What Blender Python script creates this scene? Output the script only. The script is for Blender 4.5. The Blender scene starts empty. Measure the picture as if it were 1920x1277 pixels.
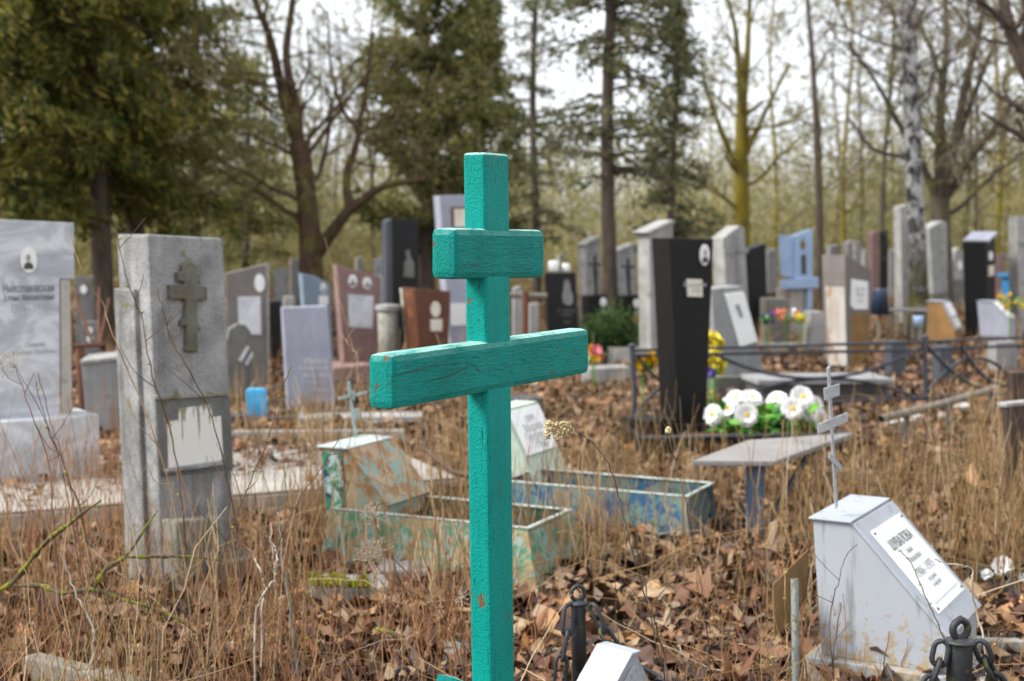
import bpy, bmesh, math, random
import numpy as np
from mathutils import Vector, Matrix

random.seed(7)
RNG = np.random.default_rng(11)
S = bpy.context.scene
COL = S.collection
rad = math.radians

# ------------------------------------------------------------------ camera, sky, sun, exposure
F = 2667.0            # focal length in photograph pixels (50 mm on a 36 mm wide frame)
CZ = 1.5              # eye height
PITCH = math.atan((638.5 - 430.0) / F)
cam_d = bpy.data.cameras.new('camera')
cam = bpy.data.objects.new('camera', cam_d)
COL.objects.link(cam)
cam.location = (0, 0, CZ)
cam.rotation_euler = (math.pi / 2 - PITCH, 0, 0)
cam_d.sensor_width = 36.0
cam_d.lens = 36.0 * F / 1920.0
cam_d.clip_end = 1000.0
cam_d.dof.use_dof = True
cam_d.dof.focus_distance = 3.3
cam_d.dof.aperture_fstop = 3.7
S.camera = cam
S.render.resolution_x, S.render.resolution_y = 1024, 681

SUN_EL, SUN_AZ = rad(44), rad(258)      # azimuth clockwise from +Y: behind the camera, to the left
w = bpy.data.worlds.new('World'); S.world = w; w.use_nodes = True
wn = w.node_tree.nodes; wl = w.node_tree.links
for n in list(wn): wn.remove(n)
sky = wn.new('ShaderNodeTexSky'); sky.sky_type = 'NISHITA'; sky.sun_disc = False
sky.sun_elevation = SUN_EL; sky.sun_rotation = SUN_AZ
sky.air_density = 1.0; sky.dust_density = 3.0; sky.ozone_density = 1.0; sky.altitude = 100
hs = wn.new('ShaderNodeHueSaturation'); hs.inputs['Saturation'].default_value = 0.16
tc = wn.new('ShaderNodeTexCoord')
cn = wn.new('ShaderNodeTexNoise'); cn.inputs['Scale'].default_value = 2.2; cn.inputs['Detail'].default_value = 5
cr = wn.new('ShaderNodeMapRange'); cr.inputs[1].default_value = 0.3; cr.inputs[2].default_value = 0.75
cr.inputs[3].default_value = 0.92; cr.inputs[4].default_value = 1.1
cm = wn.new('ShaderNodeVectorMath'); cm.operation = 'SCALE'
bg = wn.new('ShaderNodeBackground'); bg.inputs['Strength'].default_value = 0.13
wo = wn.new('ShaderNodeOutputWorld')
wl.new(sky.outputs[0], hs.inputs['Color']); wl.new(tc.outputs['Generated'], cn.inputs['Vector'])
cl = wn.new('ShaderNodeMix'); cl.data_type = 'RGBA'; cl.inputs[0].default_value = 0.82; cl.inputs[7].default_value = (6.0, 6.3, 6.75, 1)   # bright cloud layer
wl.new(hs.outputs[0], cl.inputs[6])
wl.new(cn.outputs['Fac'], cr.inputs[0]); wl.new(cl.outputs[2], cm.inputs[0]); wl.new(cr.outputs[0], cm.inputs['Scale'])
wl.new(cm.outputs[0], bg.inputs['Color']); wl.new(bg.outputs[0], wo.inputs['Surface'])

sd = bpy.data.lights.new('sun', 'SUN'); sun = bpy.data.objects.new('sun', sd); COL.objects.link(sun)
sd.energy = 3.1; sd.angle = rad(22); sd.color = (1.0, 0.97, 0.92)
sdir = Vector((math.sin(SUN_AZ) * math.cos(SUN_EL), math.cos(SUN_AZ) * math.cos(SUN_EL), math.sin(SUN_EL)))
sun.rotation_euler = (-sdir).to_track_quat('-Z', 'Y').to_euler()
sun.location = (0, 0, 30)
S.view_settings.view_transform = 'Standard'; S.view_settings.look = 'None'
S.view_settings.exposure = 0.93; S.view_settings.gamma = 1.0; S.view_settings.use_curve_mapping = False
S.cycles.use_denoising = True
S.cycles.max_bounces = 6; S.cycles.diffuse_bounces = 3; S.cycles.glossy_bounces = 2; S.cycles.transmission_bounces = 2
S.cycles.caustics_reflective = False; S.cycles.caustics_refractive = False

# ------------------------------------------------------------------ where a sight line of the photograph meets the place
CP, SP = math.cos(PITCH), math.sin(PITCH)
def ray(u, v):
    x, y = (u - 960.0) / F, (638.5 - v) / F
    return Vector((x, CP + y * SP, -SP + y * CP))
def at_y(u, v, Y):
    d = ray(u, v); t = Y / d.y
    return Vector((d.x * t, Y, CZ + d.z * t))
def at_z(u, v, z=0.0):
    d = ray(u, v); t = (z - CZ) / d.z
    return Vector((d.x * t, d.y * t, z))
def vz(Y, z=0.0):                       # image row of height z at distance Y
    # solve (z-CZ)/Y = (-SP + y CP)/(CP + y SP)
    k = (z - CZ) / Y
    y = (k * CP + SP) / (CP - k * SP)
    return 638.5 - y * F

class Frame:
    """upright plane through E, front face along a, depth along b"""
    def __init__(s, u, Y, th, z=0.0):
        e = at_y(u, vz(Y, z), Y)
        s.E = Vector((e.x, Y, 0)); s.th = rad(th)
        s.a = Vector((math.cos(s.th), math.sin(s.th), 0)); s.b = Vector((-math.sin(s.th), math.cos(s.th), 0))
        s.vg = vz(Y, z)
    def xz(s, u, v, y=0.0):
        g = v == 'g'
        if g: v = s.vg
        d = ray(u, v); o = Vector((0, 0, CZ)); pt = s.E + s.b * y
        t = (pt - o).dot(s.b) / d.dot(s.b)
        q = o + d * t - s.E
        return (q.dot(s.a), -0.04 if g else q.z)
    def yz(s, u, v, x=0.0):
        d = ray(u, v); o = Vector((0, 0, CZ)); pt = s.E + s.a * x
        t = (pt - o).dot(s.a) / d.dot(s.a)
        q = o + d * t - s.E
        return (q.dot(s.b), q.z)

# ------------------------------------------------------------------ objects
def tag(o, label=None, cat=None, group=None, kind=None):
    if label: o['label'] = label
    if cat: o['category'] = cat
    if group: o['group'] = group
    if kind: o['kind'] = kind
    return o
def empty(name, loc=(0, 0, 0), rz=0.0):
    o = bpy.data.objects.new(name, None); COL.objects.link(o)
    o.location = loc; o.rotation_euler = (0, 0, rz); o.empty_display_size = 0.1
    return o
def obj(name, me, mat, parent=None, smooth=False):
    if isinstance(me, bmesh.types.BMesh):
        bm = me; me = bpy.data.meshes.new(name)
        bmesh.ops.recalc_face_normals(bm, faces=bm.faces)
        bm.to_mesh(me); bm.free()
    o = bpy.data.objects.new(name, me); COL.objects.link(o)
    if mat is not None:
        me.materials.clear(); me.materials.append(mat)
    if parent is not None: o.parent = parent
    if smooth and len(me.polygons):
        me.polygons.foreach_set('use_smooth', np.ones(len(me.polygons), bool))
    return o
def children(o): return [c for c in o.children]
def copy_tree(o, parent=None):
    c = o.copy(); COL.objects.link(c)
    if parent is not None: c.parent = parent
    for ch in list(o.children): copy_tree(ch, c)
    return c

def join_bm(dst, src):
    me = bpy.data.meshes.new('tmp'); src.to_mesh(me); src.free(); dst.from_mesh(me); bpy.data.meshes.remove(me)
    return dst
def prism(pts, lo, hi, axis='y', bevel=0.006, seg=2, taper=None):
    """polygon extruded along an axis: 'y' pts are (x,z); 'x' pts are (y,z); 'z' pts are (x,y)"""
    bm = bmesh.new()
    def P(p, d):
        if axis == 'y': return (p[0], d, p[1])
        if axis == 'x': return (d, p[0], p[1])
        return (p[0], p[1], d)
    A = [bm.verts.new(P(p, lo)) for p in pts]
    q = taper if taper else pts
    B = [bm.verts.new(P(p, hi)) for p in q]
    n = len(pts)
    bm.faces.new(A); bm.faces.new(B[::-1])
    for i in range(n):
        bm.faces.new((A[i], A[(i + 1) % n], B[(i + 1) % n], B[i]))
    bmesh.ops.recalc_face_normals(bm, faces=bm.faces)
    if bevel > 0:
        bmesh.ops.bevel(bm, geom=list(bm.edges), offset=bevel, segments=seg, affect='EDGES', profile=0.6, clamp_overlap=True)
    return bm
def box(x0, x1, y0, y1, z0, z1, bevel=0.005, seg=2):
    return prism([(x0, z0), (x1, z0), (x1, z1), (x0, z1)], y0, y1, 'y', bevel, seg)
def ell(cx, cz, rx, rz, n=24):
    return [(cx + rx * math.cos(2 * math.pi * i / n), cz + rz * math.sin(2 * math.pi * i / n)) for i in range(n)]
def rrect(x0, x1, z0, z1, r, n=4):
    P = []
    for cx, cz, a0 in ((x1 - r, z1 - r, 0), (x0 + r, z1 - r, 90), (x0 + r, z0 + r, 180), (x1 - r, z0 + r, 270)):
        for i in range(n + 1):
            a = rad(a0 + 90 * i / n); P.append((cx + r * math.cos(a), cz + r * math.sin(a)))
    return P
def lathe(prof, n=24, c=(0, 0, 0)):
    bm = bmesh.new(); rings = []
    for r, z in prof:
        rings.append([bm.verts.new((c[0] + r * math.cos(2 * math.pi * i / n), c[1] + r * math.sin(2 * math.pi * i / n), c[2] + z)) for i in range(n)])
    for a, b in zip(rings, rings[1:]):
        for i in range(n): bm.faces.new((a[i], a[(i + 1) % n], b[(i + 1) % n], b[i]))
    bm.faces.new(rings[0][::-1]); bm.faces.new(rings[-1])
    return bm

# fast meshes from arrays
def mesh_np(name, V, quads=None, tris=None):
    me = bpy.data.meshes.new(name)
    V = np.asarray(V, np.float32).reshape(-1, 3)
    me.vertices.add(len(V)); me.vertices.foreach_set('co', V.ravel())
    lo = []; st = []; n = 0
    if quads is not None and len(quads):
        q = np.asarray(quads, np.int32).reshape(-1, 4); lo.append(q.ravel()); st.append(np.arange(len(q)) * 4); n = len(q) * 4
    if tris is not None and len(tris):
        t = np.asarray(tris, np.int32).reshape(-1, 3); lo.append(t.ravel()); st.append(n + np.arange(len(t)) * 3)
    lo = np.concatenate(lo).astype(np.int32); st = np.concatenate(st).astype(np.int32)
    me.loops.add(len(lo)); me.loops.foreach_set('vertex_index', lo)
    me.polygons.add(len(st)); me.polygons.foreach_set('loop_start', st)
    me.update(calc_edges=True)
    return me
def norm(a): return a / np.maximum(np.linalg.norm(a, axis=-1, keepdims=True), 1e-9)
def tubes(C, R, sides=3, closed=False):
    """C (N,K,3) centre lines, R (N,K) radii -> V, quads"""
    C = np.asarray(C, float); R = np.asarray(R, float)
    N, K, _ = C.shape
    if closed:
        T = norm(np.roll(C, -1, 1) - np.roll(C, 1, 1))
    else:
        T = np.empty_like(C); T[:, 1:-1] = C[:, 2:] - C[:, :-2]; T[:, 0] = C[:, 1] - C[:, 0]; T[:, -1] = C[:, -1] - C[:, -2]; T = norm(T)
    mean = norm(C[:, -1] - C[:, 0] + 1e-6)
    ref = np.where(np.abs(mean[:, 2:3]) > 0.8, np.array([[1.0, 0.13, 0.0]]), np.array([[0.0, 0.1, 1.0]]))[:, None, :]
    n1 = norm(np.cross(T, np.broadcast_to(ref, T.shape))); n2 = np.cross(T, n1)
    ang = np.arange(sides) * 2 * np.pi / sides
    V = C[:, :, None, :] + R[:, :, None, None] * (np.cos(ang)[None, None, :, None] * n1[:, :, None, :] + np.sin(ang)[None, None, :, None] * n2[:, :, None, :])
    idx = np.arange(N * K * sides).reshape(N, K, sides)
    if closed:
        a = idx; b = np.roll(idx, -1, 1)
    else:
        a = idx[:, :-1]; b = idx[:, 1:]
    q = np.stack([a, np.roll(a, -1, 2), np.roll(b, -1, 2), b], -1).reshape(-1, 4)
    return V.reshape(-1, 3), q
class Pile:
    def __init__(s): s.V = []; s.Q = []; s.T = []; s.n = 0
    def add(s, V, Q=None, T=None):
        V = np.asarray(V).reshape(-1, 3)
        s.V.append(V)
        if Q is not None and len(Q): s.Q.append(np.asarray(Q).reshape(-1, 4) + s.n)
        if T is not None and len(T): s.T.append(np.asarray(T).reshape(-1, 3) + s.n)
        s.n += len(V)
    def tube(s, pts, radii, sides=6, closed=False):
        P = np.array([list(p) for p in pts], float)[None]
        R = np.asarray(radii, float) if np.ndim(radii) else np.full(P.shape[1], float(radii))
        V, q = tubes(P, R[None], sides, closed); s.add(V, q)
    def build(s, name, mat, parent=None, smooth=True):
        me = mesh_np(name, np.concatenate(s.V), np.concatenate(s.Q) if s.Q else None, np.concatenate(s.T) if s.T else None)
        return obj(name, me, mat, parent, smooth)
def smooth_path(pts, n):
    P = np.array([list(p) for p in pts], float); t = np.linspace(0, 1, len(P)); u = np.linspace(0, 1, n)
    if len(P) == 2: return np.stack([np.interp(u, t, P[:, k]) for k in range(3)], 1)
    Q = [P[0] * 2 - P[1]] + list(P) + [P[-1] * 2 - P[-2]]; Q = np.array(Q); out = []
    for x in u:
        f = x * (len(P) - 1); i = min(int(f), len(P) - 2); f -= i
        p0, p1, p2, p3 = Q[i], Q[i + 1], Q[i + 2], Q[i + 3]
        out.append(0.5 * (2 * p1 + (p2 - p0) * f + (2 * p0 - 5 * p1 + 4 * p2 - p3) * f * f + (3 * p1 - p0 - 3 * p2 + p3) * f ** 3))
    return np.array(out)
def rot_mats(n, rng, tilt=1.0):
    """random rotations: yaw free, tilt limited"""
    yaw = rng.uniform(0, 2 * np.pi, n); ax = rng.uniform(0, 2 * np.pi, n); an = rng.normal(0, 0.5 * tilt, n)
    c, s_ = np.cos(yaw), np.sin(yaw); Z = np.zeros(n); O = np.ones(n)
    Rz = np.stack([np.stack([c, -s_, Z], -1), np.stack([s_, c, Z], -1), np.stack([Z, Z, O], -1)], 1)
    kx, ky = np.cos(ax), np.sin(ax); ca, sa = np.cos(an), np.sin(an); C1 = 1 - ca
    Rt = np.stack([np.stack([ca + kx * kx * C1, kx * ky * C1, ky * sa], -1), np.stack([kx * ky * C1, ca + ky * ky * C1, -kx * sa], -1), np.stack([-ky * sa, kx * sa, ca], -1)], 1)
    return Rt @ Rz

# ------------------------------------------------------------------ materials
def srgb(r, g, b):
    f = lambda c: (c / 255 / 12.92) if c / 255 <= 0.04045 else ((c / 255 + 0.055) / 1.055) ** 2.4
    return (f(r), f(g), f(b))
class NB:
    def __init__(s, name):
        s.m = bpy.data.materials.new(name); s.m.use_nodes = True; s.nt = s.m.node_tree; s.N = s.nt.nodes; s.L = s.nt.links
        s.bsdf = s.N['Principled BSDF']; s.tc = s.N.new('ShaderNodeTexCoord'); s.co = s.tc.outputs['Object']
    def lk(s, a, b): s.L.new(a, b)
    def put(s, sock, v):
        if hasattr(v, 'is_output'): s.L.new(v, sock)
        elif isinstance(v, (tuple, list)) and len(v) == 3 and sock.type == 'RGBA': sock.default_value = (*v, 1)
        else: sock.default_value = v
    def scale(s, sx, sy, sz, co=None):
        m = s.N.new('ShaderNodeVectorMath'); m.operation = 'MULTIPLY'; s.L.new(co or s.co, m.inputs[0]); m.inputs[1].default_value = (sx, sy, sz); return m.outputs[0]
    def noise(s, scale=5, detail=4, rough=0.55, co=None, dist=0.0):
        n = s.N.new('ShaderNodeTexNoise'); s.L.new(co or s.co, n.inputs['Vector']); n.inputs['Scale'].default_value = scale
        n.inputs['Detail'].default_value = detail; n.inputs['Roughness'].default_value = rough; n.inputs['Distortion'].default_value = dist; return n.outputs['Fac']
    def vor(s, scale, co=None, feature='F1', out='Distance'):
        n = s.N.new('ShaderNodeTexVoronoi'); n.feature = feature; s.L.new(co or s.co, n.inputs['Vector']); n.inputs['Scale'].default_value = scale; return n.outputs[out]
    def rng(s, x, a, b, lo=0.0, hi=1.0):
        n = s.N.new('ShaderNodeMapRange'); s.put(n.inputs[0], x); n.inputs[1].default_value = a; n.inputs[2].default_value = b; n.inputs[3].default_value = lo; n.inputs[4].default_value = hi; return n.outputs[0]
    def math(s, op, a, b=0.5):
        n = s.N.new('ShaderNodeMath'); n.operation = op; s.put(n.inputs[0], a); s.put(n.inputs[1], b); return n.outputs[0]
    def ramp(s, x, stops):
        n = s.N.new('ShaderNodeValToRGB'); s.L.new(x, n.inputs[0]); e = n.color_ramp.elements
        while len(e) < len(stops): e.new(0.5)
        for el, (p, c) in zip(e, stops): el.position = p; el.color = (*c, 1)
        return n.outputs[0]
    def mix(s, f, a, b, mode='MIX'):
        n = s.N.new('ShaderNodeMix'); n.data_type = 'RGBA'; n.blend_type = mode
        s.put(n.inputs[0], f); s.put(n.inputs[6], a); s.put(n.inputs[7], b); return n.outputs[2]
    def bump(s, h, strength=0.3, dist=0.01, prev=None):
        n = s.N.new('ShaderNodeBump'); n.inputs['Strength'].default_value = strength; n.inputs['Distance'].default_value = dist
        s.L.new(h, n.inputs['Height'])
        if prev is not None: s.L.new(prev, n.inputs['Normal'])
        return n.outputs[0]
    def island(s):
        return s.N.new('ShaderNodeNewGeometry').outputs['Random Per Island']
    def done(s, color, rough=0.7, normal=None, metal=0.0, spec=0.5):
        s.put(s.bsdf.inputs['Base Color'], color); s.put(s.bsdf.inputs['Roughness'], rough); s.bsdf.inputs['Metallic'].default_value = metal
        s.bsdf.inputs['Specular IOR Level'].default_value = spec
        if normal is not None: s.L.new(normal, s.bsdf.inputs['Normal'])
        return s.m
def lerp3(a, b, t): return tuple(x + (y - x) * t for x, y in zip(a, b))
def weathered(name, c1, c2, scale=4, streak=0.4, scol=(0.05, 0.05, 0.045), fine=90, finea=0.25, moss=0.0, mcol=(0.10, 0.11, 0.02), rust=0.0, rough=0.75, bump=0.25, bscale=120, spec=0.4):
    b = NB(name)
    c = b.mix(b.rng(b.noise(scale, 6, 0.6), 0.3, 0.7), c1, c2)
    if streak:
        st = b.rng(b.noise(9, 5, 0.65, b.scale(1, 1, 0.13), 0.4), 0.48, 0.72)
        c = b.mix(b.math('MULTIPLY', st, streak), c, scol)
    fn = b.noise(fine, 3, 0.7)
    c = b.mix(finea, c, b.mix(1.0, c, b.ramp(fn, [(0.3, (0.25, 0.25, 0.25)), (0.5, (1, 1, 1)), (0.75, (1.5, 1.5, 1.5))]), 'MULTIPLY'))
    if moss:
        ms = b.rng(b.noise(scale * 2.2, 6, 0.7), 0.60 - moss * 0.2, 0.68 - moss * 0.2)
        c = b.mix(b.math('MULTIPLY', ms, 0.8), c, mcol)
    if rust:
        rs = b.rng(b.noise(scale * 2.6, 8, 0.75, b.scale(1, 1, 0.45)), 0.62 - rust * 0.25, 0.72 - rust * 0.22)
        c = b.mix(rs, c, b.mix(b.noise(30, 3), (0.16, 0.055, 0.018), (0.30, 0.14, 0.05)))
    nrm = b.bump(b.noise(bscale, 4, 0.7), bump, 0.004) if bump else None
    if bump: nrm = b.bump(b.noise(scale * 3, 4), bump * 0.7, 0.012, nrm)
    return b.done(c, b.rng(fn, 0.3, 0.7, rough - 0.08, rough + 0.1), nrm, 0, spec)
def plain(name, c, rough=0.5, spec=0.5, var=0.15, scale=14, metal=0.0):
    b = NB(name); n = b.noise(scale, 5, 0.6)
    col = b.mix(b.rng(n, 0.3, 0.7), tuple(x * (1 - var) for x in c), tuple(min(1, x * (1 + var)) for x in c))
    return b.done(col, rough, b.bump(b.noise(scale * 9, 3), 0.12, 0.003), metal, spec)
def island_mat(name, stops, rough=0.75, spec=0.25, clump=None, trans=0.0):
    b = NB(name); c = b.ramp(b.island(), stops)
    if clump:
        sc, dark, lite = clump
        c = b.mix(1.0, c, b.ramp(b.noise(sc, 4, 0.6), [(0.3, dark), (0.7, lite)]), 'MULTIPLY')
    m = b.done(c, rough, None, 0, spec)
    if trans:
        t = b.N.new('ShaderNodeBsdfTranslucent'); b.L.new(c, t.inputs[0])
        mx = b.N.new('ShaderNodeMixShader'); mx.inputs[0].default_value = trans
        b.L.new(b.bsdf.outputs[0], mx.inputs[1]); b.L.new(t.outputs[0], mx.inputs[2])
        b.L.new(mx.outputs[0], b.N['Material Output'].inputs['Surface'])
    return m

def teal_paint(name, grain):
    b = NB(name); gs = 1.0 if grain == 'x' else 0.45
    sc = (2.2, 16, 16) if grain == 'x' else (16, 16, 2.2)
    gco = b.scale(*sc)
    g = b.noise(14, 6, 0.65, gco, 0.6)                 # wood grain ridges under the paint
    g2 = b.noise(40, 3, 0.6, gco, 0.3)
    lump = b.noise(170, 2, 0.6)                        # brushed paint lumps
    drops = b.rng(b.vor(75), 0.0, 0.28, 1, 0)
    c = b.mix(b.rng(b.noise(7, 5), 0.3, 0.7), (0.0, 0.205, 0.172), (0.0, 0.26, 0.22))
    c = b.mix(b.rng(b.noise(3.1, 3, 0.5, b.scale(1.5, 1.5, 1)), 0.45, 0.7, 0, 0.55), c, (0.005, 0.30, 0.262))
    c = b.mix(b.rng(b.noise(4.3, 6, 0.7, gco), 0.56, 0.74, 0, 0.5), c, (0.004, 0.115, 0.10))
    c = b.mix(b.math('MULTIPLY', b.rng(g, 0.54, 0.70), 0.55 * gs), c, (0.0, 0.14, 0.112))
    crack = b.rng(b.noise(11, 5, 0.7, b.scale(*( (1.0, 22, 22) if grain == 'x' else (22, 22, 1.0))), 1.2), 0.625, 0.65)
    c = b.mix(crack, c, (0.012, 0.03, 0.024))
    chip = b.rng(b.math('MULTIPLY', b.noise(34, 6, 0.72, b.scale(*((0.4, 1, 1) if grain == 'x' else (1, 1, 0.4)))), b.rng(b.noise(5, 2), 0.4, 0.65, 0.75, 1.16)), 0.655, 0.675)
    c = b.mix(chip, c, b.mix(b.noise(60, 3), (0.055, 0.03, 0.02), (0.28, 0.13, 0.07)))
    if grain == 'x':
        fk = b.rng(b.noise(20, 5, 0.75, b.scale(3.2, 22, 22), 0.8), 0.665, 0.69)
        c = b.mix(b.math('MULTIPLY', fk, 0.75), c, (0.12, 0.46, 0.39))
    # pale mint mixed into upward-facing arrises and tops, with dark worn specks
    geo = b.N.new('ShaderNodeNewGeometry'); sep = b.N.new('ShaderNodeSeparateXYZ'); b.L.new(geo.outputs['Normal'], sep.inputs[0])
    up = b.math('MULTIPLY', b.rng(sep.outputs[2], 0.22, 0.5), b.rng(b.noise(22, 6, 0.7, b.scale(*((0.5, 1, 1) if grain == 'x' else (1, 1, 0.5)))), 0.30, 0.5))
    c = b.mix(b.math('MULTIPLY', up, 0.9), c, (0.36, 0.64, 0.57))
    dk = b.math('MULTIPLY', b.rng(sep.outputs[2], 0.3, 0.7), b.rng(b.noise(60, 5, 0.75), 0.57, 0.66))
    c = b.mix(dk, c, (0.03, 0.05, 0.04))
    n = b.bump(g, 0.8 * gs, 0.008); n = b.bump(g2, 0.5 * gs, 0.004, n); n = b.bump(lump, 0.55, 0.004, n); n = b.bump(drops, 0.16, 0.003, n)
    n = b.bump(b.math('MAXIMUM', crack, chip), 0.5, -0.003, n)
    return b.done(c, b.rng(b.noise(40, 3), 0.3, 0.7, 0.42, 0.58), n, 0, 0.14)

def peeling(name, paints, under, amount=0.5, scale=9):
    """old oil paint in several coats over rusty sheet"""
    b = NB(name)
    c = b.mix(b.noise(18, 5, 0.7), under[0], under[1])
    co = b.co
    for i, p in enumerate(paints):
        n = b.noise(scale * (1 + 0.6 * i), 8, 0.68, b.scale(1 + 0.3 * i, 1.2, 0.7 + 0.25 * i), 0.5)
        c = b.mix(b.rng(n, 0.50 - amount * 0.12 + 0.03 * i, 0.53 - amount * 0.12 + 0.03 * i), c, p)
    sp = b.rng(b.noise(70, 5, 0.7), 0.6, 0.66)
    c = b.mix(b.math('MULTIPLY', sp, 0.7), c, under[0])
    return b.done(c, 0.65, b.bump(b.noise(scale * 2, 8, 0.7), 0.4, 0.006), 0, 0.35)

M = {}
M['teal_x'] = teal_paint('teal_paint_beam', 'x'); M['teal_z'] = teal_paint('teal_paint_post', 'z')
M['concrete'] = weathered('concrete', (0.16, 0.16, 0.155), (0.37, 0.37, 0.365), 7, 0.75, (0.065, 0.065, 0.06), 130, 0.75, 0.10, (0.12, 0.12, 0.04), bump=0.5, bscale=180)
M['concrete_moss'] = weathered('mossy_concrete', (0.15, 0.15, 0.13), (0.30, 0.295, 0.26), 7, 0.5, (0.05, 0.055, 0.04), 110, 0.4, 0.3, (0.09, 0.095, 0.02), bump=0.5)
M['concrete_stained'] = weathered('stained_concrete', (0.10, 0.10, 0.095), (0.17, 0.17, 0.16), 5, 0.5, (0.05, 0.05, 0.04), 130, 0.45, 0.1, bump=0.4, bscale=180)
M['relief'] = weathered('grimy_relief_concrete', (0.075, 0.07, 0.055), (0.17, 0.165, 0.14), 9, 0.5, (0.05, 0.05, 0.035), 110, 0.45, 0.25, (0.13, 0.12, 0.03), bump=0.5)
M['concrete_dark'] = weathered('dark_concrete', (0.10, 0.10, 0.095), (0.22, 0.215, 0.2), 5, 0.4, (0.03, 0.03, 0.028), 100, 0.35, 0.2, bump=0.4)
M['marble'] = None
b = NB('white_marble')
wv = b.noise(2.2, 8, 0.62, b.scale(1, 1, 1.9), 1.6)
cmb = b.ramp(wv, [(0.3, (0.30, 0.315, 0.345)), (0.47, (0.41, 0.425, 0.45)), (0.56, (0.55, 0.565, 0.59)), (0.75, (0.66, 0.67, 0.69))])
M['marble'] = b.done(cmb, 0.35, b.bump(b.noise(80, 3), 0.08, 0.003), 0, 0.5)
M['tile'] = weathered('cream_tile', (0.34, 0.315, 0.28), (0.43, 0.405, 0.36), 6, 0.2, (0.2, 0.17, 0.12), 60, 0.2, 0.1, rough=0.5, bump=0.1)
M['white_stone'] = weathered('pale_limewashed_stone', (0.24, 0.235, 0.225), (0.40, 0.395, 0.38), 5, 0.55, (0.12, 0.115, 0.10), 60, 0.45, 0.12, bump=0.35)
M['grey_stone'] = weathered('grey_stone', (0.20, 0.20, 0.205), (0.30, 0.30, 0.30), 4, 0.35, (0.09, 0.085, 0.08), 80, 0.35, 0.1)
M['brown_grey'] = weathered('brown_grey_stone', (0.13, 0.115, 0.10), (0.20, 0.18, 0.165), 3, 0.3, (0.07, 0.06, 0.05), 70, 0.3)
M['slate'] = weathered('blue_grey_slate', (0.26, 0.27, 0.33), (0.38, 0.39, 0.46), 3, 0.3, (0.18, 0.185, 0.22), 50, 0.25, rough=0.5, bump=0.15)
M['blue_stone'] = weathered('dull_blue_stone', (0.15, 0.20, 0.25), (0.22, 0.28, 0.34), 3, 0.3, (0.10, 0.13, 0.16), 60, 0.2)
M['pink_stone'] = weathered('pink_brown_stone', (0.19, 0.115, 0.105), (0.27, 0.175, 0.16), 4, 0.35, (0.10, 0.065, 0.06), 60, 0.3)
M['black_stone'] = weathered('black_granite', (0.006, 0.006, 0.0065), (0.011, 0.011, 0.012), 4, 0.0, fine=160, finea=0.3, rough=0.4, bump=0.05, spec=0.3)
M['black_metal'] = weathered('black_painted_sheet', (0.0045, 0.004, 0.004), (0.008, 0.0075, 0.0075), 3, 0.3, (0.018, 0.015, 0.014), 60, 0.2, rough=0.5, bump=0.08, spec=0.25)
M['dark_blue_side'] = weathered('blue_grey_polished_side', (0.05, 0.056, 0.065), (0.08, 0.088, 0.10), 3, 0.2, (0.03, 0.03, 0.035), 60, 0.2, rough=0.45)
M['brown_metal'] = weathered('brown_painted_sheet', (0.085, 0.028, 0.014), (0.12, 0.042, 0.02), 4, 0.4, (0.05, 0.02, 0.012), 60, 0.2, rust=0.25, rough=0.5, bump=0.1)
M['dark_brown_metal'] = weathered('dark_brown_sheet', (0.045, 0.03, 0.024), (0.075, 0.05, 0.04), 3, 0.4, (0.02, 0.014, 0.012), 60, 0.2, rust=0.15, rough=0.5)
M['ochre'] = weathered('ochre_painted_sheet', (0.14, 0.075, 0.012), (0.20, 0.11, 0.02), 3, 0.3, (0.07, 0.04, 0.01), 60, 0.2)
M['rust_white'] = weathered('rust_streaked_whitewash', (0.36, 0.34, 0.31), (0.46, 0.44, 0.40), 3, 0.5, (0.22, 0.12, 0.05), 60, 0.2, rust=0.35)
M['mint_rust'] = weathered('pale_green_peeled_sheet', (0.32, 0.34, 0.29), (0.42, 0.44, 0.38), 5, 0.5, (0.15, 0.11, 0.07), 60, 0.3, 0.2, rust=0.3)
M['rust'] = weathered('rusty_sheet', (0.20, 0.10, 0.03), (0.30, 0.17, 0.06), 6, 0.4, (0.06, 0.03, 0.015), 70, 0.35, 0.2, (0.12, 0.10, 0.02), rough=0.8)
M['rust_post'] = weathered('rust_red_iron', (0.095, 0.034, 0.018), (0.14, 0.055, 0.03), 6, 0.3, (0.07, 0.03, 0.02), 70, 0.3, rough=0.8)
M['grey_paint'] = None
b = NB('pale_grey_oil_paint')
c = b.mix(b.rng(b.noise(3, 5), 0.3, 0.7), (0.31, 0.335, 0.37), (0.36, 0.385, 0.42))
sep = b.N.new('ShaderNodeSeparateXYZ'); b.L.new(b.co, sep.inputs[0])
low = b.rng(sep.outputs[2], 0.06, 0.40, 0.22, 0.0)
rs = b.rng(b.math('ADD', b.noise(26, 8, 0.72), low), 0.66, 0.73)
c = b.mix(rs, c, b.mix(b.noise(50, 3), (0.25, 0.19, 0.12), (0.40, 0.33, 0.22)))
stn = b.rng(b.noise(16, 6, 0.7, b.scale(1, 1, 0.10), 0.3), 0.57, 0.66)
c = b.mix(b.math('MULTIPLY', stn, 0.6), c, (0.13, 0.135, 0.12))
gr = b.rng(b.math('ADD', b.noise(40, 6, 0.75), b.rng(sep.outputs[2], 0.08, 0.15, 0.22, 0.0)), 0.70, 0.82)
c = b.mix(b.math('MULTIPLY', gr, 0.6), c, (0.09, 0.09, 0.05))
M['grey_paint'] = b.done(c, 0.42, b.bump(b.noise(30, 5), 0.1, 0.004), 0, 0.5)
M['white_enamel'] = plain('white_enamel', (0.74, 0.74, 0.72), 0.35, 0.5, 0.06)
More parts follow.
